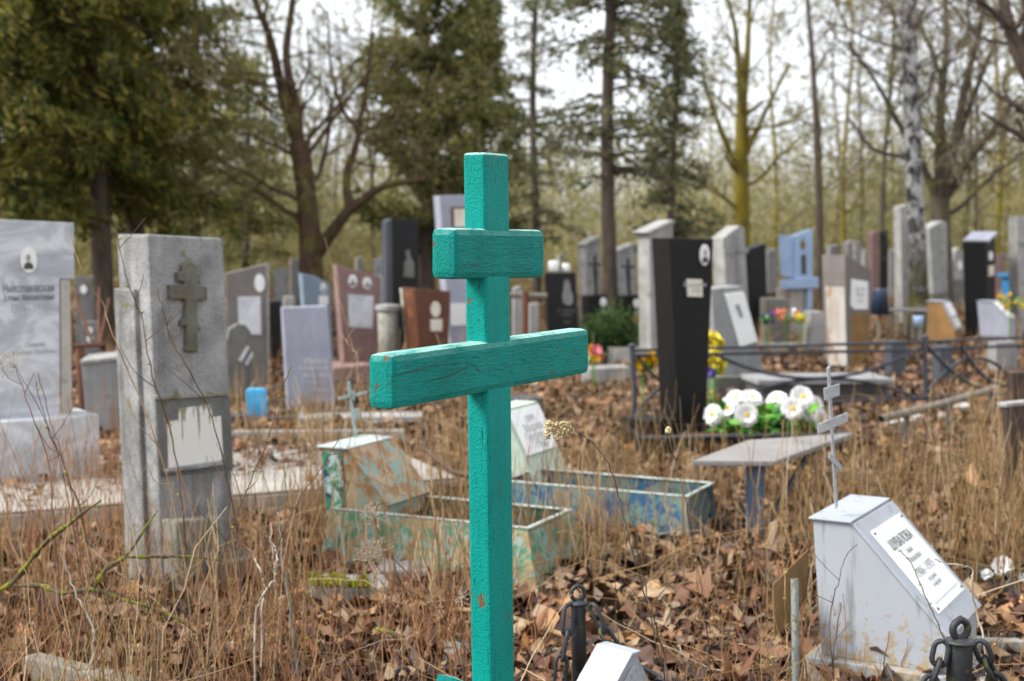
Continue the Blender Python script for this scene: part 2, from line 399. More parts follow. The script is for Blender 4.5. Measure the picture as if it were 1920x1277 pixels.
M['plaque_white'] = weathered('white_enamel_plate', (0.72, 0.72, 0.70), (0.80, 0.80, 0.79), 6, 0.1, (0.5, 0.45, 0.38), 40, 0.05, rough=0.35, bump=0.04)
M['plaque_cream'] = weathered('cream_plate', (0.60, 0.56, 0.45), (0.72, 0.69, 0.60), 8, 0.15, (0.3, 0.24, 0.15), 40, 0.1, rough=0.4, bump=0.05)
M['plaque_marble'] = weathered('marbled_plate', (0.42, 0.43, 0.46), (0.68, 0.69, 0.71), 9, 0.2, (0.3, 0.31, 0.34), 40, 0.1, rough=0.4, bump=0.05)
M['whitewash'] = None
b = NB('flaking_whitewash')
sepw = b.N.new('ShaderNodeSeparateXYZ'); b.L.new(b.co, sepw.inputs[0])
fl = b.rng(b.math('ADD', b.math('ADD', b.noise(34, 6, 0.65, b.scale(1, 1, 0.10), 0.2), b.rng(b.noise(6, 4), 0.3, 0.7, -0.06, 0.06)), b.rng(sepw.outputs[2], 0.60, 0.80, -0.14, 0.09)), 0.50, 0.53)
M['whitewash'] = b.done(b.mix(fl, (0.66, 0.65, 0.60), b.mix(b.noise(20, 4), (0.16, 0.16, 0.09), (0.30, 0.29, 0.2))), 0.7, b.bump(fl, 0.3, -0.003))
M['ink'] = plain('dark_engraving', (0.10, 0.10, 0.095), 0.6, 0.3)
M['faint_ink'] = plain('faded_engraving', (0.40, 0.40, 0.39), 0.6, 0.3)
M['pale_ink'] = plain('pale_grey_engraving', (0.34, 0.345, 0.35), 0.6, 0.3)
M['light_letter'] = plain('off_white_lettering', (0.60, 0.60, 0.62), 0.6, 0.3)
M['photo_dark'] = plain('photograph_dark_tone', (0.045, 0.042, 0.045), 0.35, 0.5)
M['photo_mid'] = plain('photograph_mid_tone', (0.26, 0.25, 0.25), 0.35, 0.5)
M['engraved'] = weathered('engraved_portrait', (0.14, 0.14, 0.14), (0.26, 0.26, 0.255), 14, 0.0, fine=120, finea=0.3, rough=0.5, bump=0.05)
M['iron'] = weathered('black_painted_iron', (0.016, 0.017, 0.02), (0.035, 0.037, 0.042), 9, 0.0, fine=110, finea=0.4, rough=0.5, bump=0.3, bscale=220, moss=0.05)
M['fence_iron'] = weathered('grey_blue_fence_paint', (0.030, 0.034, 0.044), (0.06, 0.068, 0.085), 9, 0.2, (0.03, 0.03, 0.03), 90, 0.3, rough=0.5, rust=0.05)
M['aluminium'] = weathered('silver_painted_iron', (0.30, 0.32, 0.34), (0.44, 0.46, 0.48), 12, 0.0, fine=70, finea=0.5, rough=0.5, bump=0.15)
M['pale_teal'] = weathered('pale_teal_iron', (0.26, 0.34, 0.33), (0.38, 0.46, 0.44), 12, 0.0, fine=70, finea=0.4, rust=0.15)
M['steel'] = weathered('galvanised_tube', (0.20, 0.22, 0.20), (0.30, 0.32, 0.30), 10, 0.3, (0.16, 0.17, 0.08), 80, 0.3, 0.3, rough=0.5)
M['blue_leg'] = weathered('blue_painted_post', (0.06, 0.11, 0.19), (0.10, 0.16, 0.25), 8, 0.4, (0.04, 0.06, 0.09), 70, 0.3)
M['board'] = weathered('weathered_board', (0.19, 0.178, 0.17), (0.26, 0.245, 0.235), 4, 0.25, (0.2, 0.17, 0.15), 60, 0.25, rough=0.7)
M['timber'] = weathered('grey_timber', (0.15, 0.128, 0.10), (0.25, 0.225, 0.185), 8, 0.0, fine=60, finea=0.5, moss=0.25)
M['pipe'] = weathered('dark_pipe', (0.05, 0.048, 0.045), (0.09, 0.085, 0.08), 8, 0.0, fine=60, finea=0.4)
M['pale_blue'] = weathered('pale_blue_oil_paint', (0.28, 0.40, 0.60), (0.38, 0.50, 0.68), 4, 0.25, (0.5, 0.52, 0.55), 60, 0.2, rust=0.05, rough=0.5)
M['bright_blue'] = plain('bright_blue_paint', (0.03, 0.20, 0.42), 0.4)
M['blue_plastic'] = plain('sky_blue_plastic', (0.06, 0.42, 0.74), 0.3, 0.5, 0.1)
M['navy'] = plain('navy_plastic', (0.02, 0.035, 0.07), 0.4)
M['peel_left'] = peeling('peeling_teal_blue_paint', [(0.36, 0.45, 0.43), (0.012, 0.035, 0.075), (0.02, 0.20, 0.10)], ((0.17, 0.085, 0.03), (0.40, 0.31, 0.2)), 0.35, 7)
M['peel_beige'] = peeling('peeling_beige_paint', [(0.34, 0.26, 0.16), (0.20, 0.29, 0.25), (0.36, 0.28, 0.18)], ((0.17, 0.075, 0.025), (0.36, 0.21, 0.09)), 0.15, 7)
M['peel_top'] = peeling('peeling_white_paint', [(0.36, 0.42, 0.40), (0.42, 0.47, 0.45)], ((0.10, 0.08, 0.05), (0.26, 0.26, 0.2)), 0.75, 8)
M['peel_green'] = peeling('peeling_green_paint', [(0.20, 0.29, 0.26), (0.035, 0.18, 0.095), (0.30, 0.23, 0.13), (0.06, 0.22, 0.14)], ((0.15, 0.08, 0.03), (0.34, 0.24, 0.12)), 0.15, 9)
M['peel_blue'] = peeling('peeling_blue_paint', [(0.11, 0.19, 0.175), (0.02, 0.075, 0.16), (0.10, 0.165, 0.15), (0.03, 0.11, 0.19)], ((0.13, 0.10, 0.06), (0.27, 0.25, 0.19)), 0.25, 5)
M['pale_green'] = weathered('pale_green_paint', (0.40, 0.50, 0.42), (0.50, 0.58, 0.50), 5, 0.35, (0.25, 0.25, 0.17), 50, 0.2, 0.1)
M['rim'] = weathered('pale_teal_rim', (0.30, 0.38, 0.35), (0.42, 0.48, 0.44), 12, 0.0, fine=40, finea=0.5, rust=0.45, moss=0.1)
M['white_petal'] = plain('white_fabric_petal', (0.78, 0.78, 0.77), 0.7, 0.2, 0.05)
M['yellow_petal'] = plain('yellow_fabric_petal', (0.72, 0.46, 0.02), 0.7, 0.2, 0.2)
M['lemon_petal'] = plain('lemon_fabric_petal', (0.74, 0.62, 0.06), 0.7, 0.2, 0.15)
M['pink_petal'] = plain('pink_fabric_petal', (0.68, 0.20, 0.25), 0.7, 0.2, 0.2)
M['peach_petal'] = plain('peach_fabric_petal', (0.72, 0.33, 0.18), 0.7, 0.2, 0.2)
M['violet_petal'] = plain('violet_fabric_petal', (0.13, 0.10, 0.30), 0.7, 0.2, 0.2)
M['flower_eye'] = plain('yellow_flower_centre', (0.62, 0.50, 0.10), 0.8, 0.2)
M['plastic_leaf'] = island_mat('artificial_leaf_green', [(0.0, (0.02, 0.12, 0.015)), (0.5, (0.05, 0.25, 0.02)), (1.0, (0.16, 0.40, 0.03))], 0.45, 0.4)
M['dark_pine'] = island_mat('artificial_pine_green', [(0.0, (0.008, 0.03, 0.02)), (1.0, (0.03, 0.07, 0.045))], 0.5, 0.4)

# ground and plants
b = NB('ground_soil')
c = b.ramp(b.noise(1.1, 8, 0.7), [(0.3, (0.055, 0.036, 0.024)), (0.5, (0.13, 0.085, 0.055)), (0.7, (0.20, 0.135, 0.085))])
c = b.mix(b.rng(b.noise(24, 6, 0.75), 0.4, 0.65), c, (0.06, 0.033, 0.02))
c = b.mix(b.rng(b.noise(55, 4, 0.7), 0.58, 0.7), c, (0.27, 0.18, 0.12))
M['ground'] = b.done(c, 0.9, b.bump(b.noise(30, 6, 0.7), 0.6, 0.03), 0, 0.2)
LEAF = [(0.0, (0.018, 0.011, 0.009)), (0.22, (0.055, 0.028, 0.019)), (0.4, (0.13, 0.058, 0.03)), (0.55, (0.20, 0.10, 0.05)), (0.68, (0.26, 0.165, 0.085)), (0.78, (0.14, 0.10, 0.075)), (0.89, (0.35, 0.25, 0.145)), (0.95, (0.32, 0.135, 0.04)), (1.0, (0.09, 0.06, 0.05))]
M['leaf_litter'] = island_mat('dead_leaf', LEAF, 0.6, 0.35, (2.0, (0.7, 0.68, 0.68), (1.25, 1.22, 1.2)))
M['dry_stem'] = island_mat('dry_stem', [(0.0, (0.10, 0.058, 0.025)), (0.25, (0.24, 0.15, 0.06)), (0.5, (0.38, 0.25, 0.11)), (0.65, (0.19, 0.105, 0.045)), (0.88, (0.46, 0.33, 0.175)), (1.0, (0.60, 0.48, 0.33))], 0.75, 0.25)
M['dry_grass'] = island_mat('dry_grass', [(0.0, (0.18, 0.105, 0.042)), (0.5, (0.34, 0.215, 0.095)), (0.8, (0.24, 0.12, 0.052)), (1.0, (0.48, 0.35, 0.21))], 0.8, 0.2)
M['rust_stem'] = island_mat('reddish_stem', [(0.0, (0.13, 0.06, 0.03)), (0.6, (0.33, 0.155, 0.068)), (1.0, (0.47, 0.28, 0.15))], 0.75, 0.25)
M['twig_dark'] = plain('dark_twig_bark', (0.085, 0.055, 0.035), 0.75, 0.3, 0.4, 60)
M['twig_tan'] = plain('tan_twig_bark', (0.27, 0.18, 0.09), 0.7, 0.3, 0.35, 60)
M['twig_red'] = plain('red_brown_twig_bark', (0.17, 0.075, 0.04), 0.7, 0.3, 0.35, 60)
M['twig_pale'] = plain('bleached_twig', (0.40, 0.34, 0.27), 0.75, 0.3, 0.25, 60)
M['bud'] = plain('fresh_green_bud', (0.30, 0.30, 0.05), 0.6, 0.3, 0.2)
M['yarrow_head'] = island_mat('dry_yarrow_floret', [(0.0, (0.34, 0.25, 0.11)), (0.5, (0.62, 0.50, 0.29)), (1.0, (0.80, 0.70, 0.48))], 0.85, 0.1)
b = NB('mossy_bark')
ms = b.rng(b.noise(22, 6, 0.7), 0.47, 0.55)
M['moss_twig'] = b.done(b.mix(ms, (0.10, 0.08, 0.05), b.mix(b.noise(60, 3), (0.11, 0.12, 0.01), (0.27, 0.26, 0.03))), 0.9, b.bump(b.noise(160, 4), 0.8, 0.006), 0, 0.1)
M['moss'] = island_mat('bright_moss', [(0.0, (0.10, 0.13, 0.008)), (1.0, (0.30, 0.33, 0.03))], 0.9, 0.1)
def bark(name, c1, c2, lichen=None, amt=0.5):
    b = NB(name)
    n = b.noise(9, 7, 0.7, b.scale(1.6, 1.6, 0.35), 0.5)
    c = b.mix(b.rng(n, 0.35, 0.65), c1, c2)
    if lichen:
        l = b.rng(b.noise(2.6, 7, 0.72), 0.60 - amt * 0.22, 0.72 - amt * 0.22)
        c = b.mix(l, c, b.mix(b.noise(30, 3), lichen, tuple(x * 0.6 for x in lichen)))
    return b.done(c, 0.9, b.bump(n, 0.6, 0.03), 0, 0.15)
M['bark_dark'] = bark('dark_conifer_bark', (0.055, 0.043, 0.034), (0.13, 0.10, 0.08))
M['bark_brown'] = bark('brown_mossy_bark', (0.045, 0.028, 0.018), (0.12, 0.075, 0.048), (0.15, 0.135, 0.028), 0.4)
M['bark_lichen'] = bark('yellow_lichen_bark', (0.08, 0.065, 0.03), (0.17, 0.14, 0.07), (0.27, 0.21, 0.025), 0.9)
M['bark_grey'] = bark('grey_brown_bark', (0.06, 0.05, 0.04), (0.13, 0.11, 0.085), (0.16, 0.15, 0.05), 0.35)
b = NB('birch_bark')
blk = b.rng(b.noise(7.5, 7, 0.75, b.scale(1.2, 1.2, 0.8), 0.8), 0.46, 0.54)
sep = b.N.new('ShaderNodeSeparateXYZ'); b.L.new(b.co, sep.inputs[0])
blk = b.math('MAXIMUM', blk, b.math('MULTIPLY', b.rng(sep.outputs[2], 0.6, 2.2, 1, 0), b.rng(b.noise(6, 5), 0.38, 0.5)))
c = b.mix(blk, b.mix(b.noise(30, 4, 0.6, b.scale(1, 1, 4)), (0.30, 0.30, 0.29), (0.55, 0.54, 0.52)), (0.035, 0.032, 0.03))
c = b.mix(b.math('MULTIPLY', b.rng(sep.outputs[2], 0.25, 1.3, 1, 0), b.rng(b.noise(4, 4), 0.4, 0.55)), c, (0.12, 0.115, 0.02))
M['birch'] = b.done(c, 0.8, b.bump(blk, 0.5, -0.02), 0, 0.25)
M['twigs_olive'] = island_mat('olive_twigs', [(0.0, (0.10, 0.08, 0.045)), (0.5, (0.19, 0.155, 0.075)), (1.0, (0.27, 0.23, 0.11))], 0.85, 0.15)
M['twigs_grey'] = island_mat('grey_brown_twigs', [(0.0, (0.09, 0.073, 0.055)), (1.0, (0.20, 0.165, 0.125))], 0.85, 0.15)
M['thuja_green'] = island_mat('olive_conifer_sprays', [(0.0, (0.055, 0.072, 0.02)), (0.4, (0.11, 0.13, 0.032)), (0.75, (0.185, 0.185, 0.043)), (0.93, (0.26, 0.22, 0.055)), (1.0, (0.32, 0.24, 0.075))], 0.75, 0.2, (0.8, (0.5, 0.55, 0.5), (1.5, 1.38, 1.2)), 0.5)
M['juniper_green'] = island_mat('yellow_green_conifer_sprays', [(0.0, (0.095, 0.115, 0.04)), (0.5, (0.18, 0.195, 0.068)), (0.9, (0.25, 0.245, 0.09)), (1.0, (0.32, 0.28, 0.115))], 0.75, 0.2, (1.0, (0.6, 0.62, 0.6), (1.4, 1.32, 1.2)), 0.5)
M['spruce_green'] = island_mat('grey_green_spruce_sprays', [(0.0, (0.075, 0.085, 0.042)), (0.6, (0.145, 0.155, 0.075)), (1.0, (0.24, 0.23, 0.115))], 0.75, 0.2, (1.0, (0.65, 0.66, 0.65), (1.35, 1.3, 1.2)), 0.5)
M['spring_buds'] = island_mat('yellow_green_spring_buds', [(0.0, (0.13, 0.125, 0.035)), (0.6, (0.22, 0.21, 0.06)), (1.0, (0.32, 0.28, 0.10))], 0.75, 0.2, None, 0.4)
M['shrub_green'] = island_mat('fresh_green_shrub', [(0.0, (0.015, 0.04, 0.01)), (0.6, (0.045, 0.10, 0.022)), (1.0, (0.10, 0.15, 0.04))], 0.7, 0.25, None, 0.2)
M['woods'] = island_mat('distant_undergrowth', [(0.0, (0.14, 0.115, 0.065)), (0.25, (0.27, 0.235, 0.105)), (0.5, (0.34, 0.315, 0.13)), (0.75, (0.38, 0.34, 0.19)), (0.9, (0.27, 0.27, 0.085)), (1.0, (0.42, 0.36, 0.25))], 0.85, 0.15, (0.16, (0.65, 0.66, 0.6), (1.25, 1.22, 1.2)), 0.35)

# ------------------------------------------------------------------ ground
def hgt(x, y):
    return (0.025 * np.sin(1.9 * x + 0.6 * y) * np.cos(1.3 * y - 0.7 * x) + 0.018 * np.sin(5.3 * x + 1.0) * np.sin(4.1 * y + 2.0)
            + 0.012 * np.sin(11.0 * x + 3 * y) * np.sin(9.0 * y - 2 * x))
yy = np.concatenate([np.linspace(-30, 2, 14)[:-1], np.linspace(2, 16, 120)[:-1], np.linspace(16, 40, 70)[:-1], np.geomspace(40, 260, 20)])
xx = np.concatenate([-np.geomspace(9, 180, 14)[::-1][:-1], np.linspace(-9, 9, 130), np.geomspace(9, 180, 14)[1:]])
X, Y = np.meshgrid(xx, yy)
Vg = np.stack([X, Y, hgt(X, Y)], -1).reshape(-1, 3)
nx, ny = len(xx), len(yy)
ii = np.arange(nx * ny).reshape(ny, nx)
Qg = np.stack([ii[:-1, :-1], ii[:-1, 1:], ii[1:, 1:], ii[1:, :-1]], -1).reshape(-1, 4)
g = obj('ground', mesh_np('ground', Vg, Qg), M['ground'], None, True); g['kind'] = 'structure'

# ------------------------------------------------------------------ builders for graves
def thing(name, label, cat, fr, group=None, z=0.0):
    o = empty(name, (fr.E.x, fr.E.y, z), fr.th); tag(o, label, cat, group); return o
def front_slab(t, fr, pts, depth, mat, name='slab', y0=0.0, bevel=0.008, seg=2, taper=None):
    P = [fr.xz(u, v, y0) for u, v in pts]
    return obj(name, prism(P, y0, y0 + depth, 'y', bevel, seg), mat, t)
def stone(name, label, cat, u, Y, th, pts, depth, mat, group=None, body='slab', bevel=0.008):
    fr = Frame(u, Y, th); t = thing(name, label, cat, fr, group)
    front_slab(t, fr, pts, depth, mat, body, 0.0, bevel)
    return t, fr
def plaque(t, fr, pts, mat, name='plaque', d=0.012, y=0.0, label=None, bevel=0.002):
    P = [fr.xz(u, v, y) for u, v in pts]
    o = obj(name, prism(P, y - d, y + 0.004, 'y', bevel, 1), mat, t)
    if label: o['label'] = label
    return o
def oval(t, fr, u, v, ru, rv, mat=None, name='portrait', d=0.012, y=0.0, pic=True):
    cx, cz = fr.xz(u, v, y); rx = abs(fr.xz(u + ru, v, y)[0] - cx); rz = abs(fr.xz(u, v - rv, y)[1] - cz)
    o = obj(name, prism(ell(cx, cz, rx, rz), y - d, y + 0.004, 'y', 0.002, 1), mat or M['white_enamel'], t)
    if pic: bust(o, cx, cz, rx, rz, y - d)
    return o
def bust(o, cx, cz, rx, rz, y):
    k = random.uniform(0.8, 1.15); cx += rx * random.uniform(-0.1, 0.1); rz *= random.uniform(0.88, 1.04); rx *= k if k < 1 else 1 + (k - 1) * 0.5
    bm = prism([(cx - 0.62 * rx, cz - 0.70 * rz), (cx + 0.62 * rx, cz - 0.70 * rz), (cx + 0.60 * rx, cz - 0.36 * rz), (cx + 0.22 * rx, cz - 0.16 * rz), (cx - 0.22 * rx, cz - 0.16 * rz), (cx - 0.60 * rx, cz - 0.36 * rz)], y - 0.003, y + 0.001, 'y', 0)
    obj('jacket', bm, M['photo_dark'], o)
    obj('head', prism(ell(cx, cz + 0.20 * rz, 0.26 * rx, 0.30 * rz, 14), y - 0.004, y + 0.001, 'y', 0), M['photo_mid'], o)
def text(body, size, x, z, y, parent, mat, name='inscription', align='CENTER', rot=(math.pi / 2, 0, 0), loc=None, sx=1.0):
    cu = bpy.data.curves.new(name, 'FONT'); cu.body = body; cu.size = size; cu.align_x = align; cu.align_y = 'CENTER'; cu.extrude = 0.0006
    cu.resolution_u = 3
    o = bpy.data.objects.new(name, cu); COL.objects.link(o); o.parent = parent
    o.location = loc if loc else (x, y, z); o.rotation_euler = rot; o.scale = (sx, 1, 1)
    cu.materials.append(mat); return o

# ================================================================== the teal cross
fr = Frame(920, 3.05, 58)
t = thing('wooden_cross', 'teal painted wooden cross with chipped paint, sharp in front of everything else', 'cross', fr)
post = [fr.xz(*p) for p in ((908, 285), (955.5, 289), (971, 1745), (929, 1745))]
px0 = post[0][0]
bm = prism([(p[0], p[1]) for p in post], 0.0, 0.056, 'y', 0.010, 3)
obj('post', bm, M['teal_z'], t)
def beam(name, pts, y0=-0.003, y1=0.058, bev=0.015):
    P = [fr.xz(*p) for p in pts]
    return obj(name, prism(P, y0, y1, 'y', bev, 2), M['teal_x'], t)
beam('short_beam', ((850, 427), (1021, 431), (1021, 521), (850, 524)))
beam('long_beam', ((733, 665), (1104, 615.5), (1104, 700), (733, 770)))
lb = [o for o in t.children if o.name.startswith('long_beam')][0]
for q in (((728, 707), (770, 697), (812, 686), (858, 680)), ((797, 717), (840, 705), (868, 692), (888, 684)), ((888, 684), (894, 692), (901, 697))):
    up_ = [fr.xz(u, v, -0.0034) for u, v in q]; wd = [0.0003, 0.0011, 0.0009, 0.0002][:len(q)]
    poly = [(p[0], p[1] + k) for p, k in zip(up_, wd)] + [(p[0], p[1] - k) for p, k in zip(up_[::-1], wd[::-1])]
    obj('crack', prism(poly, -0.0036, -0.0031, 'y', 0), M['iron'], lb)
beam('foot_beam', ((856, 1268), (1010, 1345), (1010, 1425), (856, 1350)))

# ================================================================== pale grey sheet-metal monuments
def tumba(name, label, E, Y, th, z, side, W, m_body, m_top, m_slope, plinth=None, group=None, lip=0.006):
    """sloping sheet-metal grave marker: side profile (back top, front top, slope foot, front foot, back foot) in the photograph"""
    f = Frame(E, Y, th, z); o = thing(name, label, 'grave monument', f, group)
    P = [f.yz(u, v) for u, v in side]
    bt, ft, sf, ff, bf = P
    zt = 0.5 * (bt[1] + ft[1]); zb = min(ff[1], bf[1])
    bt = (bt[0], zt); ft = (ft[0], zt)
    bm = prism([bt, ft, sf, (ff[0], zb), (bf[0], zb)], 0.0, W, 'x', 0.004, 2)
    obj('body', bm, m_body, o)
    obj('top_plate', prism([(bt[0] + 0.012, zt + 0.002), (ft[0] - 0.006, zt + 0.002), (ft[0] - 0.006, zt + 0.008), (bt[0] + 0.012, zt + 0.008)], -0.012, W + 0.012, 'x', 0.001, 1), m_top, o)
    # sloping front plate, a little proud of the body with folded edges
    dy, dz = sf[0] - ft[0], sf[1] - ft[1]; L = math.hypot(dy, dz); ny_, nz_ = dz / L, -dy / L
    def S_(s, w): return (ft[0] + dy * s + ny_ * w, ft[1] + dz * s + nz_ * w)
    obj('sloping_plate', prism([S_(0.02, 0.002), S_(1.03, 0.002), S_(1.03, 0.012), S_(0.02, 0.012)], -lip, W + lip, 'x', 0.002, 1), m_slope, o)
    if plinth:
        a, c, h = plinth
        obj('plinth', prism([(bf[0] + a, zb - h), (ff[0] - c, zb - h), (ff[0] - c, zb), (bf[0] + a, zb)], -a, W + a, 'x', 0.004, 2), m_body, o)
    def on(s, x, w=0.0125):           # point on the sloping plate: s down the slope, x across
        q = S_(s, w); return Vector((x, q[0], q[1]))
    rot = Matrix(((1, 0, 0), (0, -dy / L, ny_), (0, -dz / L, nz_))).to_euler()
    return o, f, on, rot, W, L
mono, mf, on, mrot, MW, ML = tumba('metal_monument', 'pale grey painted metal monument with white plaque and small silver cross on top',
    1773, 4.42, 60, 0.10, ((1524, 974), (1594, 981), (1772, 1194), (1774, 1256), (1540, 1228)), 0.45, M['grey_paint'], M['grey_paint'], M['grey_paint'], (0.045, 0.02, 0.14))
def plate_on(o, on, mat, s0, s1, x0, x1, w0=0.0122, w1=0.017, name='plaque'):
    A = [on(s0, x0, w0), on(s0, x1, w0), on(s1, x1, w0), on(s1, x0, w0)]; B = [on(s0, x0, w1), on(s0, x1, w1), on(s1, x1, w1), on(s1, x0, w1)]
    bm = bmesh.new(); a = [bm.verts.new(p) for p in A]; b_ = [bm.verts.new(p) for p in B]
    bm.faces.new(a); bm.faces.new(b_[::-1])
    for i in range(4): bm.faces.new((a[i], a[(i + 1) % 4], b_[(i + 1) % 4], b_[i]))
    bmesh.ops.recalc_face_normals(bm, faces=bm.faces)
    bmesh.ops.bevel(bm, geom=list(bm.edges), offset=0.001, segments=1, affect='EDGES')
    return obj(name, bm, mat, o)
pl = plate_on(mono, on, M['plaque_white'], 0.13, 0.86, 0.055, MW - 0.035)
xc = 0.5 * (0.055 + MW - 0.035)
for body, size, s, mt, sx in (('ШУВАЛОВА', 0.052, 0.30, M['ink'], 0.85), ('Анна', 0.026, 0.39, M['faint_ink'], 1), ('Ивановна', 0.028, 0.455, M['faint_ink'], 1),
                              ('1906 - 1975', 0.046, 0.56, M['pale_ink'], 0.95), ('от детей', 0.022, 0.64, M['faint_ink'], 1), ('и внуков', 0.022, 0.69, M['faint_ink'], 1)):
    text(body, size, 0, 0, 0, pl, mt, loc=on(s, xc, 0.0178), rot=mrot, sx=sx)
for s, x in ((0.16, 0.07), (0.16, MW - 0.05), (0.83, 0.07), (0.83, MW - 0.05)):
    bm = lathe([(0.005, 0), (0.005, 0.003), (0.002, 0.004)], 10)
    o = obj('bolt', bm, M['iron'], pl); o.location = on(s, x, 0.017); o.rotation_euler = mrot
plate_on(mono, on, M['faint_ink'], 0.790, 0.794, 0.08, MW - 0.06, 0.0172, 0.0176, 'engraved_line').parent = pl
# small orthodox cross welded on its top
def iron_cross(parent, f, pts, mat, bars, w=0.012, y=0.0, name='cross', label=None):
    """flat bar cross traced in the plane of the grave front"""
    base, top = pts
    P0 = f.xz(*base, y); P1 = f.xz(*top, y)
    dx, dz = P1[0] - P0[0], P1[1] - P0[1]; L = math.hypot(dx, dz); nx_, nz_ = -dz / L * w, dx / L * w
    poly = [(P0[0] + nx_, P0[1] + nz_), (P0[0] - nx_, P0[1] - nz_), (P1[0] - nx_, P1[1] - nz_), (P1[0] + nx_, P1[1] + nz_)]
    o = obj(name, prism(poly, y, y + 0.006, 'y', 0.0015, 1), mat, parent)
    if label: o['label'] = label
    for q in bars:
        R = [f.xz(*p, y) for p in q]
        obj('cross_bar', prism(R, y - 0.005, y - 0.0005, 'y', 0.0015, 1), mat, o)
    return o
ty = mf.yz(1568, 955)[0]
cy = 0.5 * (mf.yz(1524, 974)[0] + mf.yz(1594, 981)[0])
iron_cross(mono, mf, ((1570, 952), (1555, 688)), M['aluminium'],
    (((1543, 728), (1572, 719), (1572, 742), (1545, 751)), ((1532, 795), (1587, 773), (1587, 791), (1533, 814)), ((1553, 848), (1577, 873), (1576, 886), (1553, 861))), 0.011, cy + 0.0)

# flower bed frame in front of the grey monument
f2 = Frame(1845, 4.78, -8, 0.09)
o = thing('flower_bed_frame', 'white painted low kerb frame running right from the grey metal monument', 'grave kerb', f2)
obj('rail', box(0, 1.4, 0, 0.05, -0.03, 0.095), M['grey_paint'], o)
obj('rail', box(-0.08, -0.03, -0.7, 0.05, -0.03, 0.075), M['grey_paint'], o)

# low grey monument at the bottom edge
ft_ = Frame(1180, 4.12, -45, 0.29)
o = thing('low_monument', 'light grey roofed monument cut off by the bottom edge beside the leaning chain post', 'grave monument', ft_)
A = ft_.xz(1128, 1207)[0]
Wd = abs(A) + 0.0
o.location.z = -0.048
prof = [(0.035, 0.29), (0.0, 0.29), (-0.26, 0.02), (-0.26, -0.04), (0.24, -0.04)]
obj('body', prism(prof, -0.115, 0.0, 'x', 0.006, 2), M['grey_paint'], o)
obj('sloping_plate', prism([(0.04, 0.293), (0.002, 0.293), (-0.27, 0.012), (-0.275, 0.018), (-0.001, 0.301), (0.04, 0.301)], -0.127, 0.012, 'x', 0.001, 1), M['grey_paint'], o)
obj('side_panel', prism([(0.03, 0.255), (0.005, 0.255), (-0.20, 0.04), (-0.20, 0.0), (0.18, 0.0)], 0.0, 0.006, 'x', 0.002, 1), M['aluminium'], o)

# rusty plate on a steel stake
o = empty('grave_marker', tuple(at_y(1490, vz(4.5), 4.5).xy) + (0,), 0); tag(o, 'tilted rusty sheet-metal plate on a thin steel stake beside grey metal monument', 'grave marker')
base = Vector(o.location)
pile = Pile(); pile.tube([at_y(1490, 1085, 4.5) - base, at_y(1492, 1277, 4.48) - base, Vector((0.003, -0.02, -0.05))], 0.0125, 10); pile.build('stake', M['steel'], o)
Q = [at_y(1450, 1096, 4.50), at_y(1516, 1030, 4.86), at_y(1514, 1128, 4.84), at_y(1452, 1196, 4.48)]
bm = bmesh.new(); nrm_ = (Q[1] - Q[0]).cross(Q[3] - Q[0]).normalized() * 0.003
q0 = [bm.verts.new(p - base) for p in Q]; q1 = [bm.verts.new(p - base + nrm_) for p in Q]
bm.faces.new(q0); bm.faces.new(q1[::-1])
for i in range(4): bm.faces.new((q0[i], q0[(i + 1) % 4], q1[(i + 1) % 4], q1[i]))
obj('plate', bm, M['rust'], o)

# ================================================================== chain posts
def torus_pts(r, n=20, sx=1.0): return [(r * sx * math.cos(2 * math.pi * i / n), 0, r * math.sin(2 * math.pi * i / n)) for i in range(n)]
def chain_post(u, v_cap, Y, r, ring_r, label, lean=0.0):
    top = at_y(u, v_cap, Y)
    o = empty('chain_post', (top.x, Y, 0), rad(20)); tag(o, label, 'bollard', 'black chain posts round the front graves')
    o.rotation_euler = (0, lean, rad(20))
    z = top.z
    obj('post', lathe([(r, -0.05), (r, z - 0.012), (r * 0.97, z - 0.004), (r * 0.6, z - 0.002)], 24), M['iron'], o, True)
    obj('cap', lathe([(r * 0.9, z - 0.004), (r * 1.28, z - 0.002), (r * 1.30, z + 0.003), (r * 0.9, z + 0.008), (r * 0.35, z + 0.012)], 24), M['iron'], o, True)
    pts = [(p[0], p[1], p[2] + z + 0.010 + ring_r) for p in torus_pts(ring_r)]
    pts[5] = (pts[5][0], pts[5][1], pts[5][2] + ring_r * 0.16)
    pi = Pile(); pi.tube(pts, r * 0.30, 8, True); pi.build('ring', M['iron'], o)
    return o, Vector((top.x, Y, z))
def link_mesh(L, wd, r):
    n = 10; pts = []
    for k, (cz, a0) in enumerate(((L / 2 - wd, 0), (-(L / 2 - wd), 180))):
        for i in range(n): 
            a = rad(a0 + 180 * i / (n - 1)); pts.append((wd * math.cos(a), 0, cz + wd * math.sin(a)))
    V, q = tubes(np.array(pts)[None], np.full((1, len(pts)), r), 7, True); return mesh_np('link', V, q)
